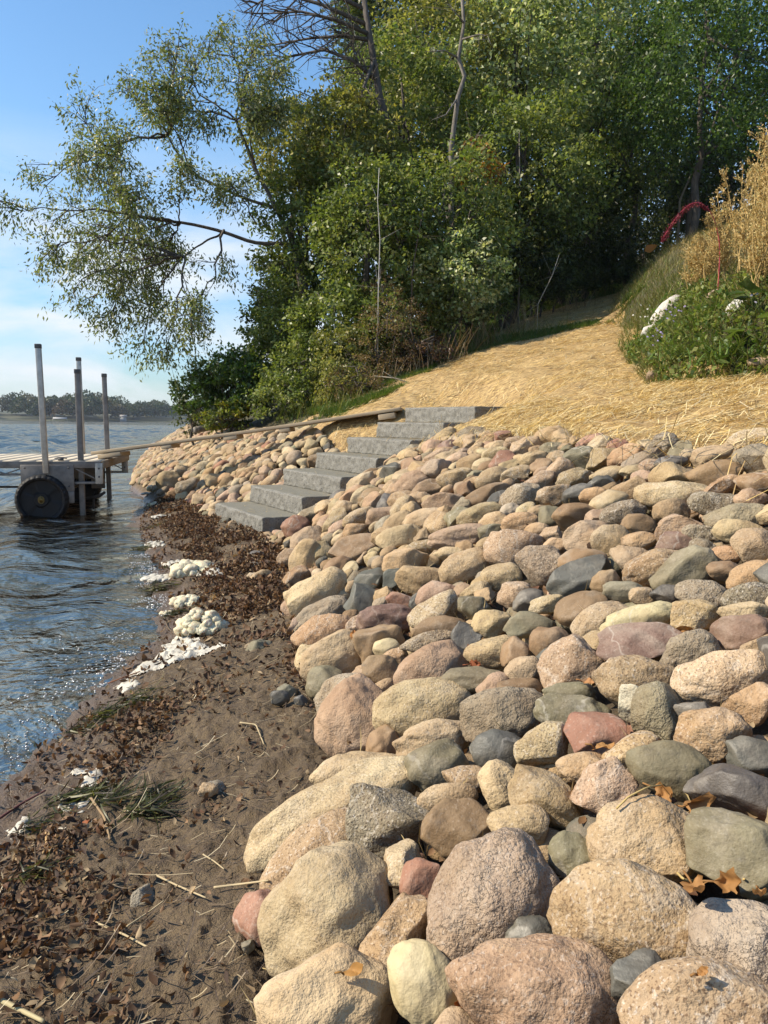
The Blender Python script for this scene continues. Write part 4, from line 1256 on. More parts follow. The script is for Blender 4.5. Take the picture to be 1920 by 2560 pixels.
    for _ in range(1700):
        y = g.uniform(1.6, 6.5) if g.random() < 0.93 else g.uniform(8.5, 10.5)
        s = float(xi(SHORE, y)); off = abs(g.normal(0, 0.15)) * (1.0 if y < 5 else 0.6) - 0.02
        x = s - off
        if fbm(x, y, 5, 91, 3) < 0.47: continue
        r = g.uniform(0.002, 0.0065) * (1.0 if y > 3 else 0.8)
        mb.add(np.array([x, y, max(float(ground_z(x, y)), 0.0) + 0.013]) + n * np.array([r, r, r * .7]), None, T)
    t = NT('water_bubble'); bm_ = t.done(t.bsdf((0.62, 0.60, 0.56), 0.12, None, Specular_IOR_Level=0.9))
    tag(mb.build('shore_bubbles', bm_), 'glinting froth of bubbles along the near waterline', 'froth', kind='stuff')
build_foam()

LITTER = np.array([(0.085, 0.048, 0.026), (0.13, 0.075, 0.040), (0.055, 0.033, 0.022), (0.20, 0.12, 0.065), (0.17, 0.095, 0.045), (0.29, 0.21, 0.12), (0.11, 0.055, 0.032)])
def build_litter():
    g = np.random.default_rng(31)
    mb = MB()
    n = 150000
    y = 0.75 + 9.5 * g.random(n) ** 1.5; s, t = xi(SHORE, y), xi(TOE, y)
    f = g.random(n); x = s + 0.03 + (t + 0.12 - s) * f
    d = np.hypot(x, y)
    cl = fbm(x, y, 3.4, 61, 5); cs = fbm(x, y, 9, 66, 3)
    dens = 0.03 + 0.10 * (cs > 0.56)
    line = lambda c, w: np.exp(-((f - c - 0.10 * (fbm(y, y * 0, 1.6, 70, 3) - 0.5)) / w) ** 2)
    near = 1 - sstep(2.6, 3.4, y)
    # wrack line left by the waves, then the heap blown against the stones
    dens += near * (0.9 * line(0.30, 0.10) + 0.25 * (1 - sstep(0.5, 0.75, f))) * sstep(0.42, 0.56, cl)
    dens += near * 1.1 * (1 - sstep(1.7, 2.3, y)) * (1 - sstep(0.45, 0.8, f)) * sstep(0.44, 0.56, cl)
    dens += 1.1 * np.exp(-((f - 0.90) / 0.12) ** 2) * sstep(2.4, 3.0, y) * (1 - sstep(4.2, 5.0, y)) * sstep(.36, .55, cl)
    dens += 0.8 * sstep(2.9, 4.6, y) * sstep(0.16, 0.34, f) * sstep(0.38, 0.55, cl) * (1 - 0.6 * sstep(.7, 1, f) * (y < 6))
    ok = g.random(n) < dens * np.clip(d / 8, 0.2, 0.75)
    x, y, d = x[ok], y[ok], d[ok]; n = len(x)
    th = g.uniform(0, 6.3, n)
    D = np.stack([np.cos(th), np.sin(th), g.normal(0, 0.25, n)], 1)
    N = np.stack([g.normal(0, .5, n), g.normal(0, .5, n), np.ones(n)], 1)
    P = np.stack([x, y, np.maximum(ground_z(x, y), 0) + g.uniform(0.002, 0.016, n)], 1)
    C = LITTER[g.choice(7, n, p=[.22, .22, .15, .16, .08, .11, .06])] * g.uniform(.7, 1.45, (n, 1))
    L = g.uniform(0.010, 0.042, n) * np.clip(d / 3, .8, 1.2)
    mb.ribbons(P, D, N, L, L * g.uniform(0.25, 0.7, n), g.normal(0.9, 1.3, n), g.normal(0.3, 0.7, n), 4, 2, (0.12, 0.8, 1.0, 0.6, 0.05), C)
    # clods of wet mud among them
    tag(mb.build('leaf_litter', M['dry']), 'dark brown dead leaves scattered and piled over the muddy beach', 'leaf litter', kind='stuff')
    mb = MB(); n = 5200
    y = 0.8 + 6 * g.random(n) ** 1.4; s, t = xi(SHORE, y), xi(TOE, y); x = s + 0.08 + (t - s) * g.random(n)
    th = g.normal(0.4, 0.9, n)
    D = np.stack([np.cos(th), np.sin(th), g.normal(0, 0.06, n)], 1)
    P = np.stack([x, y, ground_z(x, y) + g.uniform(.004, .014, n)], 1)
    C = np.array([(0.42, 0.33, 0.19), (0.20, 0.14, 0.08), (0.10, 0.07, 0.045), (0.5, 0.42, 0.27)])[g.choice(4, n, p=[.12, .34, .48, .06])]
    mb.ribbons(P, D, np.array([0, 0, 1.0]), g.exponential(.03, n) + .012, g.uniform(.0010, .0028, n), g.normal(0, .6, n), .6, 3, 1, None, C)
    tag(mb.build('straw_scraps', M['straw']), 'thin bits of straw and twig strewn on the mud', 'straw scraps', kind='stuff')
    # water weed
    mb = MB()
    for px, py, w, k in ((330, 1765, 110, 160), (250, 1800, 90, 130), (190, 1830, 60, 100), (390, 1480, 80, 240), (430, 1545, 60, 120), (385, 1315, 80, 160), (360, 1375, 70, 140), (360, 1275, 40, 60), (215, 1985, 110, 120), (150, 2010, 80, 70), (380, 1990, 70, 90), (80, 2065, 90, 60), (270, 2010, 90, 90), (60, 2210, 80, 60), (345, 2035, 90, 160), (440, 1420, 60, 140), (340, 1180, 30, 40), (30, 1260, 60, 120)):
        c = hit(px, py); d = (c - CAM) @ FWD; R = w / 2 * d / F
        p = c[:2] + g.normal(0, 0.5, (k, 2)) * [R, R * 0.7]
        z = np.maximum(ground_z(p[:, 0], p[:, 1]), 0.0) + g.uniform(.004, .028, k)
        th = g.normal(0.6, 0.7, k)
        C = np.array([(0.05, 0.055, 0.016), (0.085, 0.09, 0.024), (0.15, 0.14, 0.04), (0.06, 0.042, 0.022)])[g.choice(4, k, p=[.25, .22, .15, .38])]
        mb.ribbons(np.column_stack([p, z]), np.stack([np.cos(th), np.sin(th), g.normal(0.05, .05, k)], 1), np.stack([g.normal(0, .8, k), g.normal(0, .8, k), np.ones(k)], 1), g.uniform(.03, .12, k), g.uniform(.002, .006, k), g.normal(-.3, .6, k), .3, 5, 1, (1, 1, 1, .9, .7, .2), C)
    tag(mb.build('water_weed', M['leaf']), 'dark green strands of lake weed washed up along the waterline', 'water weed', kind='stuff')
    # bits of leaf, straw and grit caught between the stones and on the steps
    mb = MB(); n = 5200; y = 0.8 + 9 * g.random(n) ** 1.4; t, p = xi(TOE, y), xi(TOP, y); x = t + (p - t) * g.random(n)
    k_ = ~in_stairs(x, y); x, y = x[k_], y[k_]; n = len(x); th = g.uniform(0, 6.3, n)
    P = np.stack([x, y, H(x, y) - .02 + g.uniform(-.03, .02, n)], 1)
    L = g.uniform(.015, .05, n); lf = g.random(n) < .55
    C = np.where(lf[:, None], LITTER[g.choice(7, n)] * 1.3, np.array([.5, .38, .18]))
    mb.ribbons(P, np.stack([np.cos(th), np.sin(th), g.normal(0, .4, n)], 1), np.stack([g.normal(0, .4, n), g.normal(0, .4, n), np.ones(n)], 1), np.where(lf, L, L * 2.2), np.where(lf, L * .5, .0028), g.normal(.6, .8, n), .4, 3, 2, (.15, 1, .8, .1), C)
    a_, b_ = g.random(420) * TREAD * 6.3, g.random(420) ** .6 * SW
    ks = np.clip(np.floor(a_ / TREAD), 0, 6); w_ = (ks > 2) | (g.random(420) < .3); a_, b_, ks = a_[w_], b_[w_], ks[w_]; n = len(a_); th = g.uniform(0, 6.3, n)
    P = np.column_stack([ST_O + a_[:, None] * ST_U + b_[:, None] * ST_V, ST_Z1 + RISE * ks + .005])
    mb.ribbons(P, np.stack([np.cos(th), np.sin(th), 0 * th], 1), np.array([0, 0, 1.0]), g.uniform(.03, .12, n), .003, g.normal(0, .3, n), .3, 2, 2, None, np.array([.55, .42, .2]))
    tag(mb.build('debris', M['dry']), 'scraps of leaf and straw caught between the riprap stones and on the treads', 'debris', kind='stuff')
    # single leaves one notices
    def big_leaf(px, py, wpx, ang, col, curl, cup, label, lift=0.006, lobed=False, grp='fallen leaves'):
        P, nr = cast(px, py); d = (P - CAM) @ FWD; L = wpx * d / F
        fw = norm(ray(px, py)); rt_ = norm(np.cross(fw, -DOWN)); up = np.cross(rt_, fw)
        a = ang * D2R; D = math.cos(a) * rt_ + math.sin(a) * up
        nr = norm(nr + np.array([0, 0, .4])); D = norm(D - (D @ nr) * nr + 0.10 * nr)
        mb = MB()
        pr = (.06, .55, .9, 1, .85, .5, .04) if not lobed else (.06, .9, .62, 1, .55, .45, .03)
        P0 = P + nr * lift - D * L * .45
        mb.ribbons(P0[None], D, nr, [L], [L * .55], [curl], [cup], 18, 6, np.interp(np.linspace(0, 1, 19), np.linspace(0, 1, 7), pr), col)
        V = mb.V[0]; V += nr * (L * .07 * np.sin(V @ norm(g.normal(size=3)) * 11 / L + g.uniform(0, 6)) + L * .05 * np.sin(V @ norm(g.normal(size=3)) * 21 / L) + g.normal(0, L * .012, len(V)))[:, None] - D * (L * .05 * np.sin(V @ norm(g.normal(size=3)) * 24 / L))[:, None]
        mb.tube([P0 - D * L * .35 + nr * .004, P0 - D * L * .1 + nr * .006, P0 + D * L * .05], .0016, 5, tuple(x * .9 for x in col))
        build_at(mb, 'fallen_leaf', M['dry'], P, label, 'leaf', grp)
    br = (0.36, 0.185, 0.065)
    big_leaf(1672, 1975, 80, -15, br, 1.8, .8, 'curled tan leaf with a long stalk on the brown boulder top', .02, True)
    big_leaf(1762, 1990, 95, 35, br, -1.4, 1.0, 'crumpled tan leaf standing up beside a purple-grey slab', .02, True)
    big_leaf(1762, 2270, 120, -60, br, 1.2, .7, 'crumpled tan leaf hanging between two boulders, point down', .02, True)
    big_leaf(1850, 2215, 110, 5, (.33, .17, .06), 1.6, .8, 'rolled tan leaf on the pale stone at the right edge', .02, True)
    big_leaf(1903, 2265, 60, -80, br, 1.0, .6, 'small torn tan leaf dangling at the right edge', .012)
    big_leaf(1757, 2440, 40, 30, br, .9, .6, 'tiny tan leaf tip behind the pink corner boulder', .012)
    big_leaf(1195, 1655, 48, 10, (.30, .10, .045), 1.6, .7, 'rust red leaf caught between mid slope stones', .014, True)
    big_leaf(1505, 1885, 60, 15, (.38, .2, .07), 1.0, .5, 'orange leaf scrap under the angular red stone', .008)
    big_leaf(1470, 1715, 40, -20, (.4, .2, .08), .7, .4, 'small orange leaf above the flat olive stone', .008)
    big_leaf(1720, 1575, 75, 8, (.33, .17, .06), 1.4, .7, 'brown rolled leaf with straw beside the purple stone', .01)
    big_leaf(880, 1592, 26, 70, (.45, .2, .06), .6, .3, 'tiny orange leaf on the orange-tan boulder', .006)
    big_leaf(1125, 2510, 44, 75, (.36, .13, .045), 1.4, .6, 'reddish leaf wedged at the bottom beside the pink boulder', .012)
    big_leaf(880, 2445, 60, 5, (.38, .2, .06), 1.2, .5, 'yellow-brown leaf tucked above the nearest pink stone', .01)
    big_leaf(200, 2500, 105, 38, (.26, .075, .04), .5, .3, 'dark red pointed leaf on the near mud', .012, False)
    big_leaf(188, 2262, 85, 36, (.42, .24, .04), .6, .4, 'yellow-orange leaf on the near mud', .012, False)
    big_leaf(148, 2218, 100, 15, (.33, .17, .08), 1.9, 1.1, 'long rolled orange-brown leaf on the near mud', .012)
    big_leaf(38, 2165, 80, 28, (.38, .24, .13), 2.0, 1.1, 'rolled tan leaf at the left edge of the mud', .012)
    big_leaf(488, 2117, 62, -10, (.42, .34, .22), .5, .3, 'pale flat leaf on the mud left of the long boulder', .012, True)
    big_leaf(655, 1998, 58, 30, (.14, .04, .03), 1.3, .8, 'dark maroon curled leaf beside the long cream boulder', .012)
    big_leaf(185, 2045, 80, 25, (.30, .10, .04), 1.2, .7, 'dark orange leaf strip near the foam lace', .01)
    big_leaf(530, 1475, 20, 10, (.42, .03, .03), .5, .3, 'tiny bright red leaf behind the foam mounds', .01)
    # reeds and sticks
    def stick(pts, r, col, label, name='reed_stalk', lift=.012):
        Q = np.array([cast(*p)[0] for p in pts]) + [0, 0, lift]
        t_ = np.linspace(0, 1, 14); S = np.stack([np.interp(t_, np.linspace(0, 1, len(Q)), Q[:, i]) for i in range(3)], 1)
        build_at(MB().tube(S, np.linspace(r, r * .7, 14), 6, col), name, M['stem'], Q[0], label, 'stick', 'sticks and reeds on the mud')
    tn = (.42, .33, .19)
    stick([(240, 2320), (310, 2350), (410, 2405)], .0026, tn, 'bent tan reed stalk on the near mud')
    stick([(390, 2200), (440, 2225), (515, 2258)], .0026, tn, 'straight tan reed below the pale flat leaf')
    stick([(535, 2232), (590, 2225), (672, 2215)], .003, tn, 'pale reed pointing at the long tan boulder')
    stick([(508, 2148), (535, 2165), (560, 2185)], .002, tn, 'thin broken reed right of the pale flat leaf')
    stick([(318, 2330), (370, 2295), (410, 2265)], .002, tn, 'thin reed rising to the right over the bent one')
    stick([(0, 2515), (60, 2545), (110, 2570)], .005, (.45, .37, .2), 'thick pale reed in the bottom left corner')
    stick([(228, 2005), (262, 2055), (275, 2110)], .004, (.28, .19, .1), 'upright looking brown stalk near the foam lace')
    stick([(115, 2085), (117, 2120), (108, 2145)], .004, (.42, .27, .12), 'short orange-tan stalk above the rolled leaf')
    stick([(600, 1815), (640, 1820), (660, 1870)], .003, tn, 'kinked tan stalk left of the pink boulder')
    stick([(405, 1530), (420, 1575), (465, 1615)], .004, (.12, .085, .05), 'dark curved stick lying across the white foam sheet')
    stick([(340, 1690), (420, 1655), (490, 1625)], .004, (.035, .03, .025), 'straight black stick stretched over the foam sheet')
    stick([(270, 1715), (310, 1700), (350, 1685)], .003, (.24, .09, .035), 'rusty red stalk at the tip of the foam sheet')
    stick([(0, 2055), (60, 2015), (115, 1985)], .004, (.10, .035, .03), 'dark red stalk beside the lacy foam streak')
    stick([(1540, 2040), (1570, 2010), (1620, 1985), (1660, 1978)], .0018, (.46, .33, .13), 'curved yellow leaf stalk over the brown boulder', 'leaf_stalk')
    stick([(1690, 2205), (1710, 2228), (1760, 2228), (1860, 2225)], .0022, (.46, .33, .13), 'yellow leaf stalk lying above the crumpled hanging leaf', 'leaf_stalk', .016)
    # loose stones in the sand
    def loose(px, py, w, h, ang, kind, fam, label, sink=0.3, name='beach_stone', cat='stone', seed=1):
        P = hit(px, py); d = (P - CAM) @ FWD; a, b = w / 2 * d / F, h / 2 * d / F
        V, T = stone_verts(a, b * 1.1, max(b, a * .6), kind, seed * 77 + 5, 4)
        fw = norm(ray(px, py)); rt_ = norm(np.cross(fw, -DOWN)); up = np.cross(rt_, fw)
        ca, sa = math.cos(ang * D2R), math.sin(ang * D2R); ax = ca * rt_ + sa * up; ay = -sa * rt_ + ca * up
        V = V[:, :1] * ax + V[:, 1:2] * ay - V[:, 2:] * fw; T = T if np.dot(np.cross(ax, ay), -fw) > 0 else T[:, ::-1]
        o = new_obj(name, make_mesh(name, V, None, T, M[FAM[fam][2]], np.broadcast_to(np.array(FAM[fam][0]), V.shape)))
        o.location = tuple(P + np.array([0, 0, -b * sink])); tag(o, label, cat)
    loose(645, 1448, 58, 38, 5, 'r', 'T', 'round tan stone half buried on the mud below the steps', .1, seed=1)
    loose(634, 1415, 36, 22, 0, 'r', 'G', 'small grey stone behind the half buried tan one', .1, seed=2)
    loose(625, 1622, 46, 34, 25, 'b', 'T', 'muddy tan stone sunk in the middle of the beach', .3, seed=3)
    loose(535, 1970, 56, 50, 60, 'r', 'G', 'grey stone sunk in mud left of the long boulder', .3, seed=4)
    loose(360, 2235, 70, 60, 40, 'b', 'G', 'mud coloured stone sunk in the near beach', .5, seed=5)
    loose(752, 1752, 34, 28, 20, 'b', 'D', 'small dark stone between mud and slope foot', .1, seed=6)
    loose(715, 1730, 60, 50, 40, 'r', 'V', 'greenish stone sunk in mud at the slope foot', .3, seed=7)
    loose(622, 2365, 34, 30, 20, 'a', 'V', 'small pale green stone under the pink block', .1, seed=8)
    for i, (px, py, w, h, a, f, lb) in enumerate(((1658, 790, 130, 46, 52, 'W', 'long whitish rock leaning in the grass bank'), (1640, 826, 80, 42, 22, 'W', 'white rock at the foot of the leaning one'),
            (1796, 748, 52, 56, 60, 'P', 'pinkish rock in the weeds near broad leaves'), (1862, 758, 92, 40, 18, 'W', 'whitish rock behind the broad leaves on the bank'), (1642, 940, 52, 34, 0, 'B', 'dark clod at the bottom of the grass bank'), (1905, 905, 70, 30, 0, 'B', 'brown clod at the right edge above the straw'))):
        loose(px, py, w, h, a, 'b', f, lb, .15, 'bank_rock', 'rock', 20 + i)
build_litter()

# ------------------------------------------------------------------ plants
def crown(mb, c, rad, n, size, pal, pw, g, clump=45, spread=0.12, ratio=0.55, droop=0.35, shell=0.55, fold=0.12):
    c = np.array(c, float); rad = np.array(rad, float)
    nc = max(6, n // clump)
    d = norm(g.normal(size=(nc, 3)))
    sd = int(g.integers(1e6))
    lump = 0.78 + 0.5 * vn(d[:, 0] * 2.2 + d[:, 2], d[:, 1] * 2.2 + d[:, 2] * 1.7, 1.0, sd)
    q = (shell + (1 - shell) * g.random(nc) ** 0.6) * lump
    cc = c + d * q[:, None] * rad
    P = np.repeat(cc, clump, 0); m = len(P)
    out = np.repeat(d, clump, 0)
    sp = spread * np.mean(rad) * np.repeat(g.uniform(0.6, 1.3, nc), clump)
    P = P + g.normal(size=(m, 3)) * sp[:, None] * [1, 1, 0.6]
    D = norm(0.5 * out + 0.9 * g.normal(size=(m, 3)) + [0, 0, -droop])
    N = norm(0.5 * out + [0, 0, 0.7] + 0.6 * g.normal(size=(m, 3)))
    tone = np.repeat(g.uniform(0.75, 1.25, (nc, 1)), clump, 0)
    ci = np.where(g.random(m) < 0.6, np.repeat(g.choice(len(pal), nc, p=pw), clump), g.choice(len(pal), m, p=pw))
    C = np.array(pal)[ci] * tone * g.uniform(0.8, 1.2, (m, 1))
    mb.leaves(P, D, N, size * g.uniform(0.6, 1.3, m), ratio, fold, C)

GREEN = [(0.113, 0.152, 0.036), (0.159, 0.2, 0.048), (0.219, 0.248, 0.068), (0.287, 0.294, 0.094)]
OLIVE = [(0.172, 0.184, 0.05), (0.248, 0.241, 0.068), (0.351, 0.311, 0.088), (0.127, 0.153, 0.042)]
PALE = [(0.274, 0.332, 0.125), (0.424, 0.452, 0.223), (0.199, 0.261, 0.088), (0.598, 0.569, 0.348)]
LUSH = [(0.063, 0.11, 0.021), (0.09, 0.151, 0.029), (0.049, 0.082, 0.018), (0.127, 0.182, 0.041)]
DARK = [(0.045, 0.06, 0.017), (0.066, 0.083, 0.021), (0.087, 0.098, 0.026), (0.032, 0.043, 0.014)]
BLUEG = [(0.105, 0.14, 0.077), (0.14, 0.175, 0.098), (0.077, 0.105, 0.056), (0.182, 0.196, 0.112)]
PW = [0.3, 0.34, 0.22, 0.14]

def tree(px, py, Y, rx, ry, pal, n, size, label, name='tree', cat='tree', mat='leaf', ratio=0.55, trunk=0.07, group='trees and shrubs of the wood', depth=0.8, lean=0.0, droop=0.35, bark='bark', shell=0.5, clump=45):
    g = np.random.default_rng(int(px * 7 + py * 13 + Y * 101))
    c = at(px, py, Y); s = Y / F
    bx, by = c[0] + lean, Y + 0.2
    b = np.array([bx, by, float(ground_z(bx, by)) - 0.05])
    root = thing(name, b, label, cat, group)
    mb = MB()
    crown(mb, c, (rx * s, rx * s * depth, ry * s), n, size, pal, PW, g, clump=clump, ratio=ratio, droop=droop, shell=shell)
    mb.shift(b).build('crown', M[mat], root)
    t = MB()
    top = c + [0, 0, ry * s * 0.55]
    def path(a, e, k, w):
        q = np.linspace(0, 1, k)[:, None]
        p = a + (e - a) * q; p[1:-1] += g.normal(0, w, (k - 2, 3))
        return p
    main = path(b, top, 9, 0.06)
    t.tube(main, np.linspace(trunk, trunk * 0.25, 9), 8)
    for _ in range(9):
        i = int(g.integers(3, 8)); d = norm(g.normal(size=3)) * np.array([rx * s, rx * s * depth, ry * s]) * 0.8
        e = c + d; 
        t.tube(path(main[i], e, 5, 0.05), np.linspace(trunk * 0.4, 0.006, 5), 5)
    t.shift(b).build('trunk', M[bark], root)
    return root

def build_wood():
    # back row closing the wood
    back = [(965, 70, 27, 130, 180, BLUEG, 'hazy grey-green tree behind the bare branches'), (1080, 60, 25, 210, 240, DARK, 'dark tree high behind the bare curved trunk'),
            (1330, 20, 27, 240, 240, OLIVE, 'olive tree closing the top of the wood'), (1560, -20, 27, 240, 260, PALE, 'pale green tree at the top of the wood'),
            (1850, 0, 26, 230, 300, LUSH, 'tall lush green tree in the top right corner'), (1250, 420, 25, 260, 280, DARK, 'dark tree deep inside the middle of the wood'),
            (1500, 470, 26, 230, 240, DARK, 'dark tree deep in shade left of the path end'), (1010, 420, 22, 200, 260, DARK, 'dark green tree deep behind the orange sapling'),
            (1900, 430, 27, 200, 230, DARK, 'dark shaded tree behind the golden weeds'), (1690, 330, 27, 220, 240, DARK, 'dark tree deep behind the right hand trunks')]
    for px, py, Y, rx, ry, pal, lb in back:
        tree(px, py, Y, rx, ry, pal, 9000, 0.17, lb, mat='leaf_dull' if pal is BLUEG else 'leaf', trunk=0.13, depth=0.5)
    T = [(735, 365, 16, 125, 120, OLIVE, 7500, 0.085, 'yellowing olive tree behind the leaning shore tree'),
         (865, 420, 14.5, 140, 180, OLIVE, 10000, 0.095, 'olive green tree with vines left of the bare curved trunk'),
         (1000, 300, 16.5, 150, 190, GREEN, 9000, 0.10, 'green tree wrapped round the bare curved trunk'),
         (1120, 150, 18, 190, 200, OLIVE, 10000, 0.105, 'olive tree at the top middle of the wood'),
         (1290, 170, 18, 190, 230, PALE, 12000, 0.115, 'pale glinting poplar in the middle of the wood'),
         (1490, 130, 19, 190, 230, PALE, 11000, 0.12, 'silvery leaved poplar right of the middle'),
         (1760, 180, 17, 230, 240, LUSH, 15000, 0.085, 'fine leaved lush green tree at the upper right'),
         (1590, 330, 20, 170, 170, GREEN, 9000, 0.105, 'green tree above the dark end of the path'),
         (1300, 430, 16, 190, 190, GREEN, 12000, 0.10, 'green tree halfway up the middle of the wood'),
         (1110, 560, 13.5, 180, 170, GREEN, 11000, 0.085, 'leafy green shrub tree around the orange sapling'),
         (920, 600, 12.8, 150, 190, GREEN, 11000, 0.08, 'vine hung shrub around the thin white stem'),
         (760, 600, 14, 120, 200, GREEN, 9000, 0.085, 'dark green shrub tree under the leaning shore tree'),
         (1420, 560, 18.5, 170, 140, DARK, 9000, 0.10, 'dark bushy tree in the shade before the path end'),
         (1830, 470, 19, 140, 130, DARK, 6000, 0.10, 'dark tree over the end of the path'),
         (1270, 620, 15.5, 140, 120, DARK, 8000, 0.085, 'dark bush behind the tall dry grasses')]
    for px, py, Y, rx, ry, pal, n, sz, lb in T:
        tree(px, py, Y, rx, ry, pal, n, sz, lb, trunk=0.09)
    S = [(1150, 690, 12.6, 110, 100, PALE, 4500, 0.07, 'pale leaved poplar sapling above the tall dry grasses', 'sapling', 'sapling'),
         (1185, 425, 14.2, 70, 55, [(.34, .15, .03), (.42, .22, .03), (.26, .10, .03), (.16, .14, .035)], 1500, 0.075, 'small sapling with orange autumn leaves in the wood', 'sapling', 'sapling'),
         (830, 830, 12.2, 110, 130, GREEN, 6000, 0.07, 'green shrub behind the brown weeds', 'shrub', 'shrub'),
         (715, 830, 13.2, 95, 150, GREEN, 6500, 0.07, 'dense green shrub at the left edge of the wood', 'shrub', 'shrub'),
         (695, 770, 14.5, 75, 130, DARK, 5000, 0.075, 'dark shrub rising under the leaning tree', 'shrub', 'shrub'),
         (590, 970, 12.6, 110, 95, LUSH, 4200, 0.075, 'glossy bright green shrub above the cobbles by the water', 'shrub', 'shrub'),
         (480, 985, 13.2, 60, 60, LUSH, 1100, 0.075, 'small leafy bush overhanging the water beyond the plank', 'shrub', 'shrub'),
         (560, 1040, 12.2, 75, 40, [(.24, .24, .03), (.16, .19, .03), (.10, .13, .03), (.3, .25, .04)], 1300, 0.06, 'low yellow-green bush behind the plank', 'shrub', 'shrub'),
         (720, 1000, 11.6, 100, 60, GREEN, 2600, 0.055, 'low green thicket between shrub and plank', 'shrub', 'shrub'),
         (860, 960, 11.0, 80, 55, OLIVE, 2000, 0.05, 'low olive brush beside the straw edge', 'shrub', 'shrub'),
         (1040, 860, 12.0, 60, 50, [(.10, .05, .03), (.075, .045, .025), (.14, .075, .04), (.06, .06, .02)], 1500, 0.045, 'dark reddish brown withered shrub beside the straw', 'shrub', 'shrub'),
         (960, 760, 12.0, 55, 80, [(.16, .10, .05), (.2, .13, .065), (.11, .08, .04), (.1, .1, .03)], 1500, 0.03, 'feathery brown seeding weed in front of the wood', 'weed', 'weed'),
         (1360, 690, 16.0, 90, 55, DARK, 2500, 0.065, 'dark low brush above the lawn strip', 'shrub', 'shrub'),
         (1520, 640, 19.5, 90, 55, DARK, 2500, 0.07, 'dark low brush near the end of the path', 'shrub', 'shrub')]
    BRN = [(.22, .135, .07), (.27, .18, .09), (.16, .10, .055), (.15, .14, .05)]
    S += [(955, 850, 11.3, 70, 105, BRN, 2600, .026, 'tall feathery brown weed below the white birch stem', 'weed', 'weed'), (1015, 830, 11.7, 60, 90, BRN, 2000, .026, 'rusty brown weed plume beside the lawn strip', 'weed', 'weed'), (900, 950, 10.7, 80, 55, BRN, 2000, .024, 'low tan brown weed tangle at the straw edge', 'weed', 'weed'),
          (1060, 885, 11.6, 75, 42, [(.12, .065, .045), (.09, .055, .035), (.16, .09, .05), (.09, .09, .03)], 1700, .042, 'low dark red withered shrub right at the straw edge', 'shrub', 'shrub'),
          (960, 830, 11.9, 90, 80, GREEN, 4200, .06, 'leafy green shrub left of the reddish withered one', 'shrub', 'shrub'), (1070, 770, 13.0, 90, 85, GREEN, 4200, .06, 'leafy green shrub right above the reddish withered one', 'shrub', 'shrub'),
          (1170, 720, 14.2, 90, 85, PALE, 4000, .062, 'pale leafy shrub behind the arching tan grasses', 'shrub', 'shrub'), (1250, 700, 15.2, 80, 75, GREEN, 3600, .062, 'leafy shrub at the middle of the wood edge', 'shrub', 'shrub'),
          (760, 930, 11.9, 100, 90, GREEN, 4200, .06, 'leafy shrub above the middle of the plank', 'shrub', 'shrub'), (865, 890, 11.6, 80, 80, OLIVE, 3400, .055, 'olive shrub below the brown seeding weed', 'shrub', 'shrub'), (570, 950, 13.0, 80, 70, LUSH, 2800, .075, 'bright leafy bush leaning over the water', 'shrub', 'shrub'),
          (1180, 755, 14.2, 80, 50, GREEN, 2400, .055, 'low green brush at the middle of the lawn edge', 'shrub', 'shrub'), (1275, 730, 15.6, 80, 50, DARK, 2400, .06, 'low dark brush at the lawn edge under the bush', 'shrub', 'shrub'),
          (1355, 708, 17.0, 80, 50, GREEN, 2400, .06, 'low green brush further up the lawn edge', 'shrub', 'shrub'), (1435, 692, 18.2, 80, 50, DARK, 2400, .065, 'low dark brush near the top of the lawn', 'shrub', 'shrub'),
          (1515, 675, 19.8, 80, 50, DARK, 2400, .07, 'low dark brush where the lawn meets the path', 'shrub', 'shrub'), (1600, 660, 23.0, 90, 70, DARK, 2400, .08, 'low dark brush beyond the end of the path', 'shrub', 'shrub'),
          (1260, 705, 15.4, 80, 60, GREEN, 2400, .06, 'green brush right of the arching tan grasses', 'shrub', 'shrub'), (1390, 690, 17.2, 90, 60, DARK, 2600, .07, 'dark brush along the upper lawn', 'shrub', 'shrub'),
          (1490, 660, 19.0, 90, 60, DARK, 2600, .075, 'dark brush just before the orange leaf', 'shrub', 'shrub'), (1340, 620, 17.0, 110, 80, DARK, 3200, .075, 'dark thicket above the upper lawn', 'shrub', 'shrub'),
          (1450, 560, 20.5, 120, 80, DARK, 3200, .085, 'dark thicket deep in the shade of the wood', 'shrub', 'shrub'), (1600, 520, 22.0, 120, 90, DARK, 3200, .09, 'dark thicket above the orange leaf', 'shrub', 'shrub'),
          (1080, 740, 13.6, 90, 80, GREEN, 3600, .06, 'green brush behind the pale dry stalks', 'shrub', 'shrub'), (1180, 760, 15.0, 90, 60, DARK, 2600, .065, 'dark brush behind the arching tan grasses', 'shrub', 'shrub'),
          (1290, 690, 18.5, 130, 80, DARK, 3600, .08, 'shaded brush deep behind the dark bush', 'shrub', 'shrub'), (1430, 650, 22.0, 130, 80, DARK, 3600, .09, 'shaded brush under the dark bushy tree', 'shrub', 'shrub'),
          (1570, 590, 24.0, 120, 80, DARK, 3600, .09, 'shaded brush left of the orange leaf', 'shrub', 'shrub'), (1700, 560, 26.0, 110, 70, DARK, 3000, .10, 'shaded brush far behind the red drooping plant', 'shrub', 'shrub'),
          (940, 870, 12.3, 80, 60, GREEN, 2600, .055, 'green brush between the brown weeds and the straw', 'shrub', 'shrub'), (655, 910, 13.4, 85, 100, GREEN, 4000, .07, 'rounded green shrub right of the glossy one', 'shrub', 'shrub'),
          (520, 1010, 15.5, 90, 70, DARK, 2600, .075, 'dark bush on the point behind the glossy shrub', 'shrub', 'shrub')]
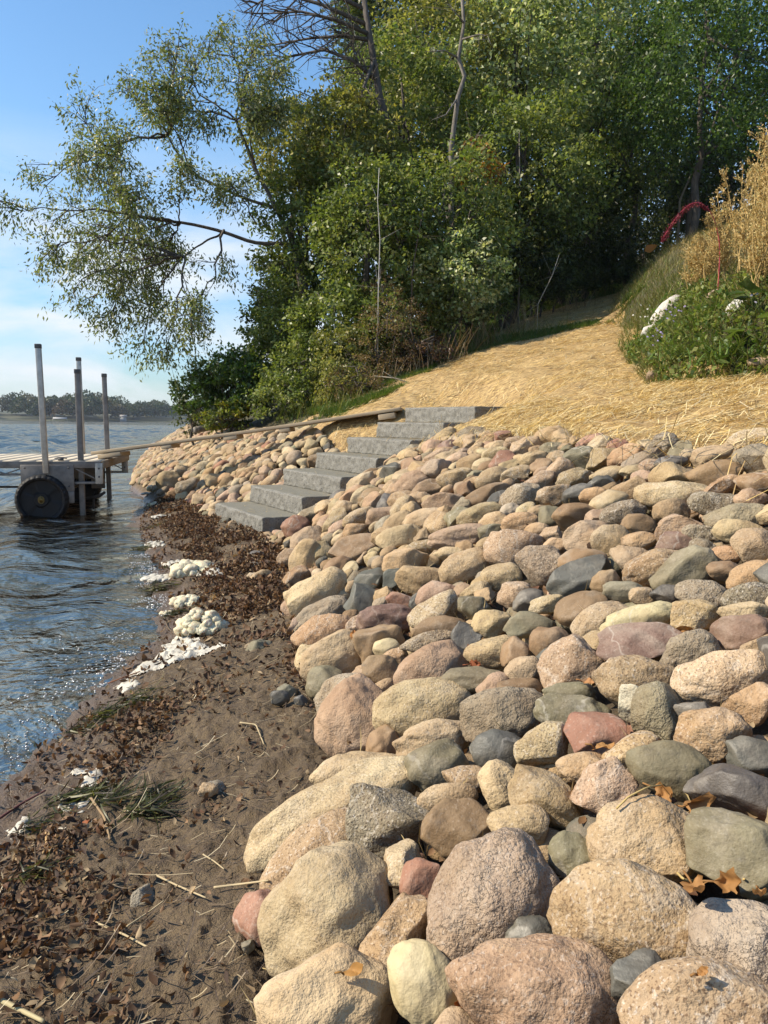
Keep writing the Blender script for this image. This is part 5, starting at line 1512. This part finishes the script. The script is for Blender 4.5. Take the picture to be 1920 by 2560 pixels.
    for px, py, Y, rx, ry, pal, n, sz, lb, nm, ct in S:
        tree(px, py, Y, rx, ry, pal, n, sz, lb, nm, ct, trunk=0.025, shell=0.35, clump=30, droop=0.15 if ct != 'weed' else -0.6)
build_wood()

def limb_set(hub, tips, g, sag=0.5, r0=0.05, nchild=(9, 14), chlen=(0.45, 1.1), ntw=4, leaf=None):
    """limbs from hub to tips with side branches and twigs; returns wood and leaf anchors"""
    wood = MB(); LP, LD = [], []
    for tip in tips:
        e = np.array(tip)
        hb_ = np.array(hub).reshape(-1, 3); w_ = np.linalg.norm(hb_ - e, axis=1); ok_ = np.where(w_ > 0.7)[0]
        a = hb_[ok_[np.argsort(w_[ok_])[int(g.integers(0, 2))]]]; v = e - a; L = np.linalg.norm(v)
        c = a + v * 0.5 + [0, 0, sag * L * 0.22] + g.normal(0, 0.08 * L, 3)
        q = np.linspace(0, 1, 12)[:, None]
        p = (1 - q) ** 2 * a + 2 * q * (1 - q) * c + q * q * e
        p[1:-1] += g.normal(0, 0.012 * L, (10, 3))
        wood.tube(p, np.linspace(r0 * .75 * min(1, L / 3 + 0.3), 0.004, 12), 6)
        T = norm(np.gradient(p, axis=0))
        for _ in range(int(g.integers(*nchild))):
            t = 0.18 + 0.82 * g.random() ** 0.8; i = min(int(t * 11), 10); b = p[i] + (p[i + 1] - p[i]) * g.random()
            d = norm(T[i] * 0.9 + norm(g.normal(size=3)) * 0.85 + [0, 0, 0.1])
            l = g.uniform(*chlen) * (1.15 - 0.6 * t) * min(1, L / 2.2)
            k = 6; pp = [b]
            for s in range(k):
                d = norm(d + g.normal(0, 0.14, 3) + [0, 0, -0.05]); pp.append(pp[-1] + d * l / k)
            pp = np.array(pp); wood.tube(pp, np.linspace(0.010, 0.0025, k + 1), 4)
            for _ in range(ntw):
                j = int(g.integers(1, k)); d2 = norm(norm(pp[j + 1] - pp[j]) + norm(g.normal(size=3)) * 0.9)
                l2 = g.uniform(0.14, 0.36); q2 = np.stack([pp[j], pp[j] + d2 * l2 * .5, pp[j] + d2 * l2 + [0, 0, -l2 * .2]])
                wood.tube(q2, [0.004, 0.003, 0.0015], 3)
                LP.append(q2[1]); LP.append(q2[2]); LD += [d2, d2]
            LP.append(pp[-1]); LD.append(d)
        LP.append(p[-1]); LD.append(T[-1])
    return wood, np.array(LP), np.array(LD)

def build_shore_tree():
    g = np.random.default_rng(19)
    hub = at(735, 610, 13.6)
    tips = [(17, 521, 12), (98, 492, 14), (125, 620, 12.6), (174, 405, 13), (197, 269, 13.6), (321, 214, 14), (367, 205, 13), (414, 150, 14), (457, 58, 13.5), (538, 95, 14.2), (637, 110, 14), (694, 191, 13.6), (585, 142, 13),
            (179, 723, 12.4), (214, 764, 13), (289, 781, 12.6), (359, 851, 13.2), (405, 891, 12.4), (475, 810, 12.2), (249, 463, 14.4), (191, 671, 13.8),
            (300, 350, 12.6), (400, 300, 14.4), (350, 500, 12.4), (300, 600, 14.2), (450, 420, 12.6), (430, 640, 14.2), (560, 450, 12.8), (620, 280, 13), (380, 720, 13.8), (420, 230, 13.2), (250, 560, 13.2), (700, 300, 13.2)]
    tips = [at(*t) for t in tips]
    forks = [hub, at(690, 520, 13.7), at(640, 420, 13.8), at(590, 300, 13.8), at(650, 615, 13.5), at(560, 575, 13.4), at(450, 560, 13.3), at(330, 540, 13.2), at(640, 560, 13.4), at(560, 520, 13.3), at(480, 440, 13.6), at(420, 340, 13.7), at(460, 640, 13.2)]
    wood, LP, LD = limb_set(np.array(forks), tips, g, r0=.03)
    for path_, r_ in (((0, 1, 2, 3), .042), ((0, 4, 5, 6, 7), .036), ((1, 10, 11), .028), ((5, 12), .02)):
        q_ = np.array([forks[i] for i in path_]); u_ = np.linspace(0, 1, 16)
        q_ = np.stack([np.interp(u_, np.linspace(0, 1, len(q_)), q_[:, i]) for i in range(3)], 1); q_[1:-1] += g.normal(0, .03, (14, 3))
        for _ in range(3): q_[1:-1] = (q_[:-2] + 2 * q_[1:-1] + q_[2:]) / 4
        wood.tube(q_, np.linspace(r_, r_ * .55, 16), 7)
    base = np.array([at(800, 1000, 13.4)[0], 13.4, 0]); base[2] = float(ground_z(base[0], base[1])) - 0.05
    k = at(775, 820, 13.5)
    wood.tube([base, (base + k) / 2 + [0.05, 0, 0], k, (k + hub) / 2 + [0, 0, .08], hub], [0.13, 0.115, 0.10, 0.09, 0.06], 10)
    root = thing('shore_tree', base, 'wide leaning tree with sparse narrow leaves reaching out over the lake', 'tree', 'trees and shrubs of the wood')
    wood.shift(base).build('trunk', M['bark'], root)
    thin = g.random(len(LP)) < 0.62 + 0.3 * sstep(tips[0][0] + 0.6, tips[0][0] + 3.0, LP[:, 0]) - 0.42 * sstep(5.9, 7.6, LP[:, 2]); LP, LD = LP[thin], LD[thin]
    n = 13; P = np.repeat(LP, n, 0); D = np.repeat(LD, n, 0); m = len(P)
    P = P + g.normal(0, 0.075, (m, 3)); D = norm(D * 0.45 + g.normal(0, 0.55, (m, 3)) + [0, 0, -0.55])
    N = norm(g.normal(size=(m, 3)) + [0, 0, 0.5])
    pal = np.array([(0.20, 0.225, 0.085), (0.14, 0.175, 0.058), (0.27, 0.265, 0.11), (0.10, 0.135, 0.042), (0.35, 0.35, 0.20)])
    x = np.clip((P[:, 0] - tips[0][0]) / 5.0, 0, 1)
    ci = g.choice(5, m, p=[.3, .27, .18, .15, .1])
    mb = MB(); mb.leaves(P, D, N, g.uniform(0.05, 0.10, m), 0.36, 0.06, pal[ci] * g.uniform(.8, 1.2, (m, 1)))
    mb.shift(base).build('crown', M['leaf'], root)
    # bare tree with reaching twigs
    b0 = at(975, 330, 15.2); gb = np.array([b0[0] + .2, 15.2, 0]); gb[2] = float(ground_z(gb[0], gb[1])) - .05
    w = MB(); tr = [gb, at(1000, 600, 15.2), b0, at(949, 243, 15.2), at(926, 104, 15.2), at(900, -60, 15.2)]
    w.tube(tr, [.10, .09, .075, .068, .06, .045], 9)
    arms = [([(922, 85), (840, 50), (752, 29), (648, 35)], 14.6), ([(949, 205), (880, 150), (810, 124), (723, 142), (654, 179)], 14.8), ([(955, 280), (880, 262), (800, 258)], 14.6), ([(915, 60), (800, 10), (690, -20), (610, 30)], 15.0), ([(905, 20), (780, -40), (680, 60)], 15.4), ([(935, 150), (905, 230), (880, 330)], 14.5), ([(925, 100), (860, 90), (780, 95), (640, 120)], 15)]
    for pts, Y in arms:
        p = np.array([at(a, b, Y + i * .15) for i, (a, b) in enumerate(pts)]); p[0] = at(*pts[0], 15.2)
        w.tube(p, np.linspace(.042, .010, len(p)), 6)
        for i in range(len(p) - 1):
            for _ in range(7):
                b = p[i] + (p[i + 1] - p[i]) * g.random(); d = norm(norm(p[i + 1] - p[i]) * .9 + norm(g.normal(size=3)) * .8 + [0, 0, .1]); l = g.uniform(.4, .95)
                pp = [b]
                for s in range(5): d = norm(d + g.normal(0, .16, 3)); pp.append(pp[-1] + d * l / 5)
                w.tube(pp, np.linspace(.014, .005, 6), 4)
                for _ in range(3):
                    j = int(g.integers(1, 5)); d2 = norm(norm(np.array(pp[j + 1]) - pp[j]) + norm(g.normal(size=3)) * .8); l2 = g.uniform(.15, .4)
                    w.tube([pp[j], pp[j] + d2 * l2 * .5 + g.normal(0, .015, 3), pp[j] + d2 * l2], [.0065, .005, .0035], 3)
    rt = thing('bare_tree', gb, 'leafless tree with long bare branches against the sky', 'tree', 'trees and shrubs of the wood')
    w.shift(gb).build('trunk', M['bark'], rt)
    # curved bare trunk
    Y = 13.9; pts = [(1128, 600), (1128, 370), (1145, 243), (1162, 191), (1146, 145), (1160, 58), (1152, -40)]
    p = np.array([at(a, b, Y) for a, b in pts]); gb = np.array([p[0][0], Y, float(ground_z(p[0][0], Y)) - .05])
    w = MB(); w.tube(np.vstack([gb, p]), [.055, .05, .046, .041, .037, .033, .029, .024], 8)
    for (a, b), (c, d) in (((1146, 145), (1060, 130)), ((1160, 58), (1120, 10)), ((1150, 100), (1220, 90)), ((1145, 243), (1080, 300)), ((1130, 400), (1200, 330))):
        e = at(c, d, Y - .3); s = at(a, b, Y); w.tube([s, (s + e) / 2 + g.normal(0, .05, 3), e], [.018, .012, .004], 5)
        for _ in range(6):
            b2 = s + (e - s) * g.random(); d2 = norm(norm(e - s) + g.normal(0, .8, 3)); w.tube([b2, b2 + d2 * .15, b2 + d2 * g.uniform(.25, .5) + [0, 0, .04]], [.006, .004, .002], 3)
    rt = thing('dead_tree', gb, 'dead tree with a bare grey S-curved trunk in the wood', 'tree', 'trees and shrubs of the wood')
    w.shift(gb).build('trunk', M['bark_grey'], rt)
    # thin stems in the thicket and trunks at the end of the path
    lb = [([(946, 720), (950, 600), (944, 500), (948, 420)], 11.5, .008, (.50, .47, .42), 'thin white birch stem standing in the shrubs'),
          ([(1030, 690), (1045, 590), (1060, 520)], 12.3, .014, (.12, .09, .065), 'short dark trunk beside the white birch stem'),
          ([(1345, 760), (1380, 690), (1398, 636)], 13.0, .007, (.42, .38, .3), 'thin pale stick leaning over the lawn strip'),
          ([(1720, 640), (1725, 520), (1755, 400), (1800, 330)], 18.6, .10, (.10, .08, .06), 'leaning dark trunk at the end of the path'),
          ([(1700, 500), (1735, 420), (1780, 360)], 18.2, .03, (.22, .18, .13), 'thin tan branch crossing the dark trunk'),
          ([(1300, 640), (1300, 480), (1298, 330)], 15.0, .02, (.16, .14, .11), 'slim grey pole trunk in the middle of the wood'),
          ([(1030, 960), (985, 945), (935, 940)], 10.6, .012, (.40, .34, .25), 'pale dead branch lying at the straw edge')]
    kinds = [('birch_sapling', 'sapling'), ('leafless_tree', 'tree'), ('leaning_pole', 'stick'), ('leaning_tree', 'tree'), ('tan_pole', 'stick'), ('slim_tree', 'tree'), ('driftwood', 'driftwood')]
    for (pts, Y, r, col, l_), (nm_, ct_) in zip(lb, kinds):
        p = np.array([at(a, b, Y) for a, b in pts])
        gz = np.array([p[0][0], p[0][1], float(ground_z(p[0][0], p[0][1]))])
        if 'lying' not in l_: p = np.vstack([gz, p])
        w = MB(); w.tube(p, np.linspace(r, r * .5, len(p)), 7, col)
        for _ in range(5):
            i = int(g.integers(1, len(p) - 1)) if len(p) > 2 else 0; d = norm(g.normal(size=3) + [0, 0, .4]); w.tube([p[i], p[i] + d * .15, p[i] + d * g.uniform(.2, .5)], [r * .3, r * .22, r * .1], 4, col)
        build_at(w, nm_, M['stem'], gz, l_, ct_)
build_shore_tree()

def build_grass():
    g = np.random.default_rng(8)
    mb = MB()
    def blades(x, y, L, w, cols, bend=0.8, lift=0.0, up=1.0):
        n = len(x); th = g.uniform(0, 6.3, n)
        D = norm(np.stack([np.cos(th) * .45, np.sin(th) * .45, np.full(n, up)], 1))
        N = np.stack([np.cos(th), np.sin(th), np.full(n, -.3)], 1)
        P = np.stack([x, y, ground_z(x, y) - .01 + lift], 1)
        C = np.array(cols)[g.choice(len(cols), n)] * g.uniform(.75, 1.25, (n, 1))
        mb.ribbons(P, D, N, L, w, g.uniform(.2, 1.2, n) * bend, .3, 3, 1, (1, .9, .6, .08), C)
    # lawn strip between straw and wood, and beyond the end of the path
    n = 260000; y = g.uniform(9.0, 22, n); xl = straw_left(y)
    x = np.where(y < STRAW_END, xl - g.random(n) ** 1.4 * (0.6 + 0.17 * (y - 8)) + .08, xl + g.uniform(-3, 5.5, n))
    G1 = [(.085, .16, .03), (.12, .20, .045), (.15, .21, .055), (.22, .23, .09)]
    d = np.hypot(x, y); ok = (g.random(n) < np.clip(10 / d, 0, 1)) & (x > xi(TOP, y) + .4)
    x, y, d = x[ok], y[ok], d[ok]
    blades(x, y, g.uniform(.06, .16, len(x)), .008 * np.clip(d / 9, 1, 2), G1, 1.2)
    tag(mb.build('lawn_grass', M['grass']), 'short green grass strip between the straw path and the wood', 'grass', kind='stuff')
    mb = MB()
    # rank grass on the bank
    n = 130000; y = 4.3 + 14.7 * g.random(n) ** 1.7; x = xi(BANK, np.maximum(y, 5.2)) - .1 + g.random(n) ** 1.3 * 4.2
    x = np.where(y < 5.2, 2.4 + g.random(n) * 3, x)
    b, dd = bank_h(x, y); d = np.hypot(x, y)
    ok = (dd > -.04) & (g.random(n) < np.clip((6 / d) ** 1.2, 0, 1)) & (x / y < .75)
    x, y, d, dd = x[ok], y[ok], d[ok], dd[ok]
    hi = sstep(.35, 1.1, dd + .35 * (fbm(x, y, 2, 4, 3) - .5)); dry = g.random(len(x)) < .22 + .66 * hi
    GA = [(.10, .15, .03), (.14, .18, .042), (.19, .20, .065), (.14, .13, .04)]
    DR = [(.36, .28, .13), (.45, .36, .19), (.27, .23, .10), (.22, .16, .08)]
    blades(x[~dry], y[~dry], g.uniform(.07, .24, (~dry).sum()), .008, GA, 1.6)
    blades(x[dry], y[dry], g.uniform(.10, .32, dry.sum()), .0045, DR, 1.4)
    tag(mb.build('rank_grass', M['grass']), 'tall green and straw coloured grass covering the right hand bank', 'grass', kind='stuff')
    mb = MB()
    n = 16000; y = g.uniform(9.5, 24, n); xl = np.where(y < STRAW_END, straw_left(y), straw_left(y) + 2)
    x = xl - (.35 + .14 * (y - 8)) - g.random(n) * 2.6 + .3
    ok = x > xi(TOP, y) + .2; x, y = x[ok], y[ok]
    blades(x, y, g.uniform(.15, .5, len(x)), .008, GA + GA + DR[:1], .9)
    tag(mb.build('undergrowth', M['grass']), 'tangled weeds and grass along the foot of the wood', 'undergrowth', kind='stuff')
    # clumps of tall dry stalks
    for px, py, Y, k, h, lb in ((1110, 775, 11.8, 60, .55, 'clump of tall pale dry stalks at the edge of the wood'), (1215, 745, 13.0, 70, .7, 'clump of arching tan grasses beside the lawn strip'), (1310, 715, 14.2, 60, .65, 'brown dry grass clump under the dark bush'), (1000, 845, 11.4, 60, .55, 'dry brown weed stalks left of the lawn strip'), (1440, 690, 16.5, 50, .55, 'thin dry grass clump near the upper lawn'), (910, 900, 11.0, 50, .5, 'sparse tan weed stalks above the pale dead branch')):
        c = at(px, py, Y); r = .35
        r = .2; m2 = MB(); x = c[0] + np.clip(g.normal(0, r, k), -.4, .4); y = Y + g.normal(0, r * .6, k); th = g.uniform(0, 6.3, k)
        D = norm(np.stack([np.cos(th) * .35, np.sin(th) * .35, np.ones(k)], 1)); P = np.stack([x, y, ground_z(x, y) - .02], 1)
        C = np.array([(.34, .26, .15), (.42, .35, .22), (.22, .15, .08)])[g.choice(3, k)]
        m2.ribbons(P, D, np.stack([np.cos(th), np.sin(th), np.zeros(k)], 1), h * g.uniform(.5, 1.25, k), .008, g.uniform(.1, .8, k), .4, 4, 1, (1, 1, .9, .7, .3), C)
        b = np.array([c[0], Y, float(ground_z(c[0], Y))]); build_at(m2, 'dry_grass_clump', M['dry'], b, lb, 'grass clump', 'dry grass clumps along the wood')
build_grass()

def build_bank_plants():
    g = np.random.default_rng(12)
    def onbank(px, py):
        P = hit(px, py); P[2] = float(ground_z(P[0], P[1])); return P
    # golden seeding weeds
    gold = np.array([(.54, .39, .15), (.62, .49, .24), (.44, .30, .11), (.36, .32, .13)])
    for px, py, Y, h, lb in ((1908, 560, 6.4, 1.45, 'tallest golden seeding weed at the right edge of the bank'), (1865, 600, 6.7, 1.2, 'golden seeding weed just left of the tallest one'), (1815, 610, 7.2, .85, 'shorter golden weed behind the red drooping plant'), (1945, 620, 6.0, 1.4, 'golden weed cut off by the right picture edge'), (1890, 650, 6.0, .8, 'low golden weed in front of the tallest one'), (1735, 640, 8.0, .6, 'feathery golden weed behind the dark red tassel'), (1770, 640, 7.8, .5, 'shortest golden weed beside the pink arching stem')):
        x = at(px, py, Y)[0]; b = np.array([x, Y, float(ground_z(x, Y))])
        root = thing('golden_weed', b, lb, 'weed', 'golden seeding weeds on the bank')
        st, sd = MB(), MB(); SP, SDr = [], []
        for _ in range(6):
            tip = b + np.array([g.normal(0, .12), g.normal(0, .12), h * g.uniform(.7, 1.0)]); foot = b + [g.normal(0, .05), g.normal(0, .05), 0]
            q = np.linspace(0, 1, 7)[:, None]; p = foot + (tip - foot) * q + np.sin(q * 3) * np.array([g.normal(0, .04), 0, 0])
            st.tube(p, np.linspace(.006, .002, 7), 5, (.42, .29, .11))
            for _ in range(22):
                t = .25 + .72 * g.random(); a = foot + (tip - foot) * t; d = norm(np.array([g.normal(0, 1), g.normal(0, 1), 1.35])); l = g.uniform(.08, .26) * (1.2 - .6 * t)
                e = a + d * l; st.tube([a, a + d * l * .5 + [0, 0, -.005], e], [.0028, .002, .0012], 3, (.46, .32, .12))
                k = 26; u = .25 + .75 * g.random(k); SP.append(a + (e - a) * u[:, None] + g.normal(0, .009, (k, 3))); SDr.append(np.repeat(d[None], k, 0) + g.normal(0, .6, (k, 3)))
        SP, SDr = np.concatenate(SP), np.concatenate(SDr); m = len(SP)
        sd.leaves(SP, SDr, norm(g.normal(size=(m, 3))), g.uniform(.010, .024, m), .55, .1, gold[g.choice(4, m)])
        st.shift(b).build('stem', M['stem'], root); sd.shift(b).build('seed_head', M['dry'], root)
    # red drooping amaranth
    Y = 7.1; pts = [(1800, 640), (1798, 600), (1788, 552), (1768, 516), (1738, 503), (1708, 522), (1680, 558), (1655, 600)]
    p = np.array([at(a, b, Y) for a, b in pts]); b = np.array([p[0][0], Y, float(ground_z(p[0][0], Y))]); p = np.vstack([b, p])
    root = thing('red_amaranth', b, 'arching plant with pink stem and drooping dark red tassel', 'plant')
    tt = np.linspace(0, 1, 40); ii = np.linspace(0, 1, len(p)); cv = np.stack([np.interp(tt, ii, p[:, i]) for i in range(3)], 1)
    for _ in range(3): cv[1:-1] = (cv[:-2] + 2 * cv[1:-1] + cv[2:]) / 4
    MB().tube(cv, np.linspace(.0045, .002, 40), 6, (.42, .05, .08)).shift(b).build('stem', M['stem'], root)
    k = 900; u = g.uniform(.50, 1, k); cp = np.stack([np.interp(u, tt, cv[:, i]) for i in range(3)], 1) + g.normal(0, .009, (k, 3)) * (0.5 + u[:, None] + .6 * np.sin(u[:, None] * 55)) + np.array([0, 0, -.012])
    sd = MB(); sd.leaves(cp, g.normal(size=(k, 3)) + [-.4, 0, -.8], norm(g.normal(size=(k, 3))), g.uniform(.008, .022, k), .5, .1, np.array([(.17, .02, .035), (.24, .03, .05), (.14, .012, .03), (.26, .12, .06)])[g.choice(4, k, p=[.4, .3, .2, .1])])
    sd.shift(b).build('tassel', M['petal'], root)
    # broad leaved plants
    for px, py, nlv, sz, lb in ((1900, 735, 9, .16, 'broad leaved plant highest at the right edge of the bank'), (1905, 815, 8, .15, 'broad leaved plant lower at the right edge'), (1770, 850, 7, .085, 'small broad leaved plant in the middle of the bank'), (1845, 880, 7, .09, 'small broad leaved plant low on the bank')):
        b = onbank(px, py + 45); root = thing('broadleaf_plant', b, lb, 'plant', 'broad leaved plants on the bank')
        st = MB()
        for i in range(nlv):
            a = g.uniform(0, 6.3); d = norm(np.array([math.cos(a), math.sin(a), g.uniform(.5, 1.6)])); e = b + d * sz * g.uniform(.7, 1.6)
            st.tube([b, (b + e) / 2 + [0, 0, .01], e], [.004, .003, .0025], 5, (.12, .16, .04))
            lf = MB(); D = norm(np.array([math.cos(a), math.sin(a), -.25 + g.normal(0, .2)])); N = norm(np.array([g.normal(0, .35), -.35 + g.normal(0, .3), 1]))
            L = sz * g.uniform(.8, 1.15)
            lf.ribbons((e - D * L * .1)[None], D, N, [L], [L * .95], [g.uniform(.3, 1.0)], [g.uniform(.1, .4)], 10, 6, (.25, .75, .97, 1, .98, .9, .78, .6, .42, .22, .02), np.array([(.085, .13, .03), (.12, .16, .045), (.06, .10, .025)])[int(g.integers(3))])
            v = lf.V[0]; v += g.normal(0, L * .012, v.shape)
            lf.shift(b).build('leaf', M['leaf'], root)
        st.shift(b).build('stem', M['stem'], root)
    # strap leaved clumps
    for px, py, k, L, lb in ((1700, 900, 70, .30, 'bright green strap leaved clump at the foot of the bank'), (1800, 915, 70, .30, 'strap leaved green clump right of the other'), (1600, 870, 50, .2, 'small grassy clump at the corner of the path'), (1870, 890, 50, .26, 'strap leaved clump under the broad leaves')):
        b = onbank(px, py); th = g.uniform(0, 6.3, k); D = norm(np.stack([np.cos(th) * .6, np.sin(th) * .6, np.ones(k)], 1))
        P = b + np.stack([g.normal(0, .09, k), g.normal(0, .07, k), np.zeros(k)], 1)
        m2 = MB().ribbons(P, D, -np.stack([-np.cos(th), -np.sin(th), np.full(k, .3)], 1), L * g.uniform(.6, 1.2, k), .012, g.uniform(.5, 1.7, k), .4, 6, 2, (.8, 1, 1, .9, .75, .5, .05), np.array([(.10, .17, .03), (.13, .20, .045), (.16, .20, .06)])[g.choice(3, k)])
        build_at(m2, 'strap_leaf_clump', M['grass'], b, lb, 'plant', 'strap leaved clumps on the bank')
    # asters
    for px, py, k, col, lb in ((1682, 835, 12, (.52, .42, .72), 'cluster of pale violet asters in the grass'), (1648, 890, 12, (.50, .42, .70), 'cluster of violet asters lower in the grass'), (1612, 822, 9, (.75, .72, .66), 'small white flowers at the bank corner'), (1900, 800, 10, (.66, .62, .78), 'pale flowers at the right edge between the broad leaves')):
        b = onbank(px, py); root = thing('wild_flowers', b, lb, 'flowers', 'wild flowers on the bank')
        st, pt = MB(), MB()
        for _ in range(k):
            f = b + [g.normal(0, .05), g.normal(0, .05), 0]; e = f + [g.normal(0, .06), g.normal(0, .05) - .04, g.uniform(.08, .24)]
            st.tube([f, e], .0014, 3, (.10, .13, .04)); m = 10; a = np.arange(m) / m * 6.283
            N = norm(np.array([g.normal(0, .3), -.7, .6])); u = norm(np.cross(N, [1, 0, .1])); v = np.cross(N, u)
            D = np.cos(a)[:, None] * u + np.sin(a)[:, None] * v
            pt.leaves(np.repeat(e[None], m, 0), D, np.repeat(N[None], m, 0), .014, .35, .05, np.array(col))
        st.shift(b).build('stem', M['stem'], root); pt.shift(b).build('blossom', M['petal'], root)
    # orange leaf at the end of the path
    P = at(1612, 628, 17.5); m2 = MB(); m2.ribbons(P[None], [[1, 0, .35]], np.array([0, -1, .4]), [.28], [.2], [.6], [.4], 8, 4, (.1, .6, 1, .9, .8, .7, .5, .3, .05), (.55, .20, .04))
    m2.tube([[P[0], P[1], float(ground_z(P[0], P[1]))], P], .006, 5, (.2, .12, .06))
    build_at(m2, 'orange_leaf', M['dry'], P, 'single glowing orange leaf at the dark end of the path', 'leaf')
    # low green herbs over the foot of the bank
    mb = MB(); n = 15000; y = g.uniform(4.5, 9, n); x = xi(BANK, np.maximum(y, 5.2)) + g.random(n) ** 1.5 * 1.6 - .05; x = np.where(y < 5.2, 2.5 + g.random(n) * 2.5, x)
    _, dd = bank_h(x, y); ok = (dd > -.03) & (dd < .6); x, y = x[ok], y[ok]; m = len(x)
    mb.leaves(np.stack([x, y, ground_z(x, y) + g.uniform(.01, .14, m)], 1), g.normal(size=(m, 3)), norm(g.normal(size=(m, 3)) * .6 + [0, 0, 1]), g.uniform(.022, .065, m), .6, .1, np.array(LUSH + GREEN)[g.choice(8, m)] * 1.15)
    tag(mb.build('ground_cover', M['leaf']), 'low leafy herbs covering the foot of the bank', 'ground cover', kind='stuff')
build_bank_plants()

# ------------------------------------------------------------------ air
def build_haze():
    mb = MB().box((-960, -960, -4), (960, 960, 26))
    m = bpy.data.materials.new('haze'); m.use_nodes = True; t = m.node_tree; t.nodes.clear()
    o = t.nodes.new('ShaderNodeOutputMaterial'); v = t.nodes.new('ShaderNodeVolumePrincipled')
    v.inputs['Color'].default_value = (0.80, 0.88, 1.0, 1); v.inputs['Density'].default_value = 0.00022
    t.links.new(v.outputs['Volume'], o.inputs['Volume'])
    tag(mb.build('haze', m, None, False), 'thin pale haze over the lake and far shore', 'haze', kind='stuff')
build_haze()
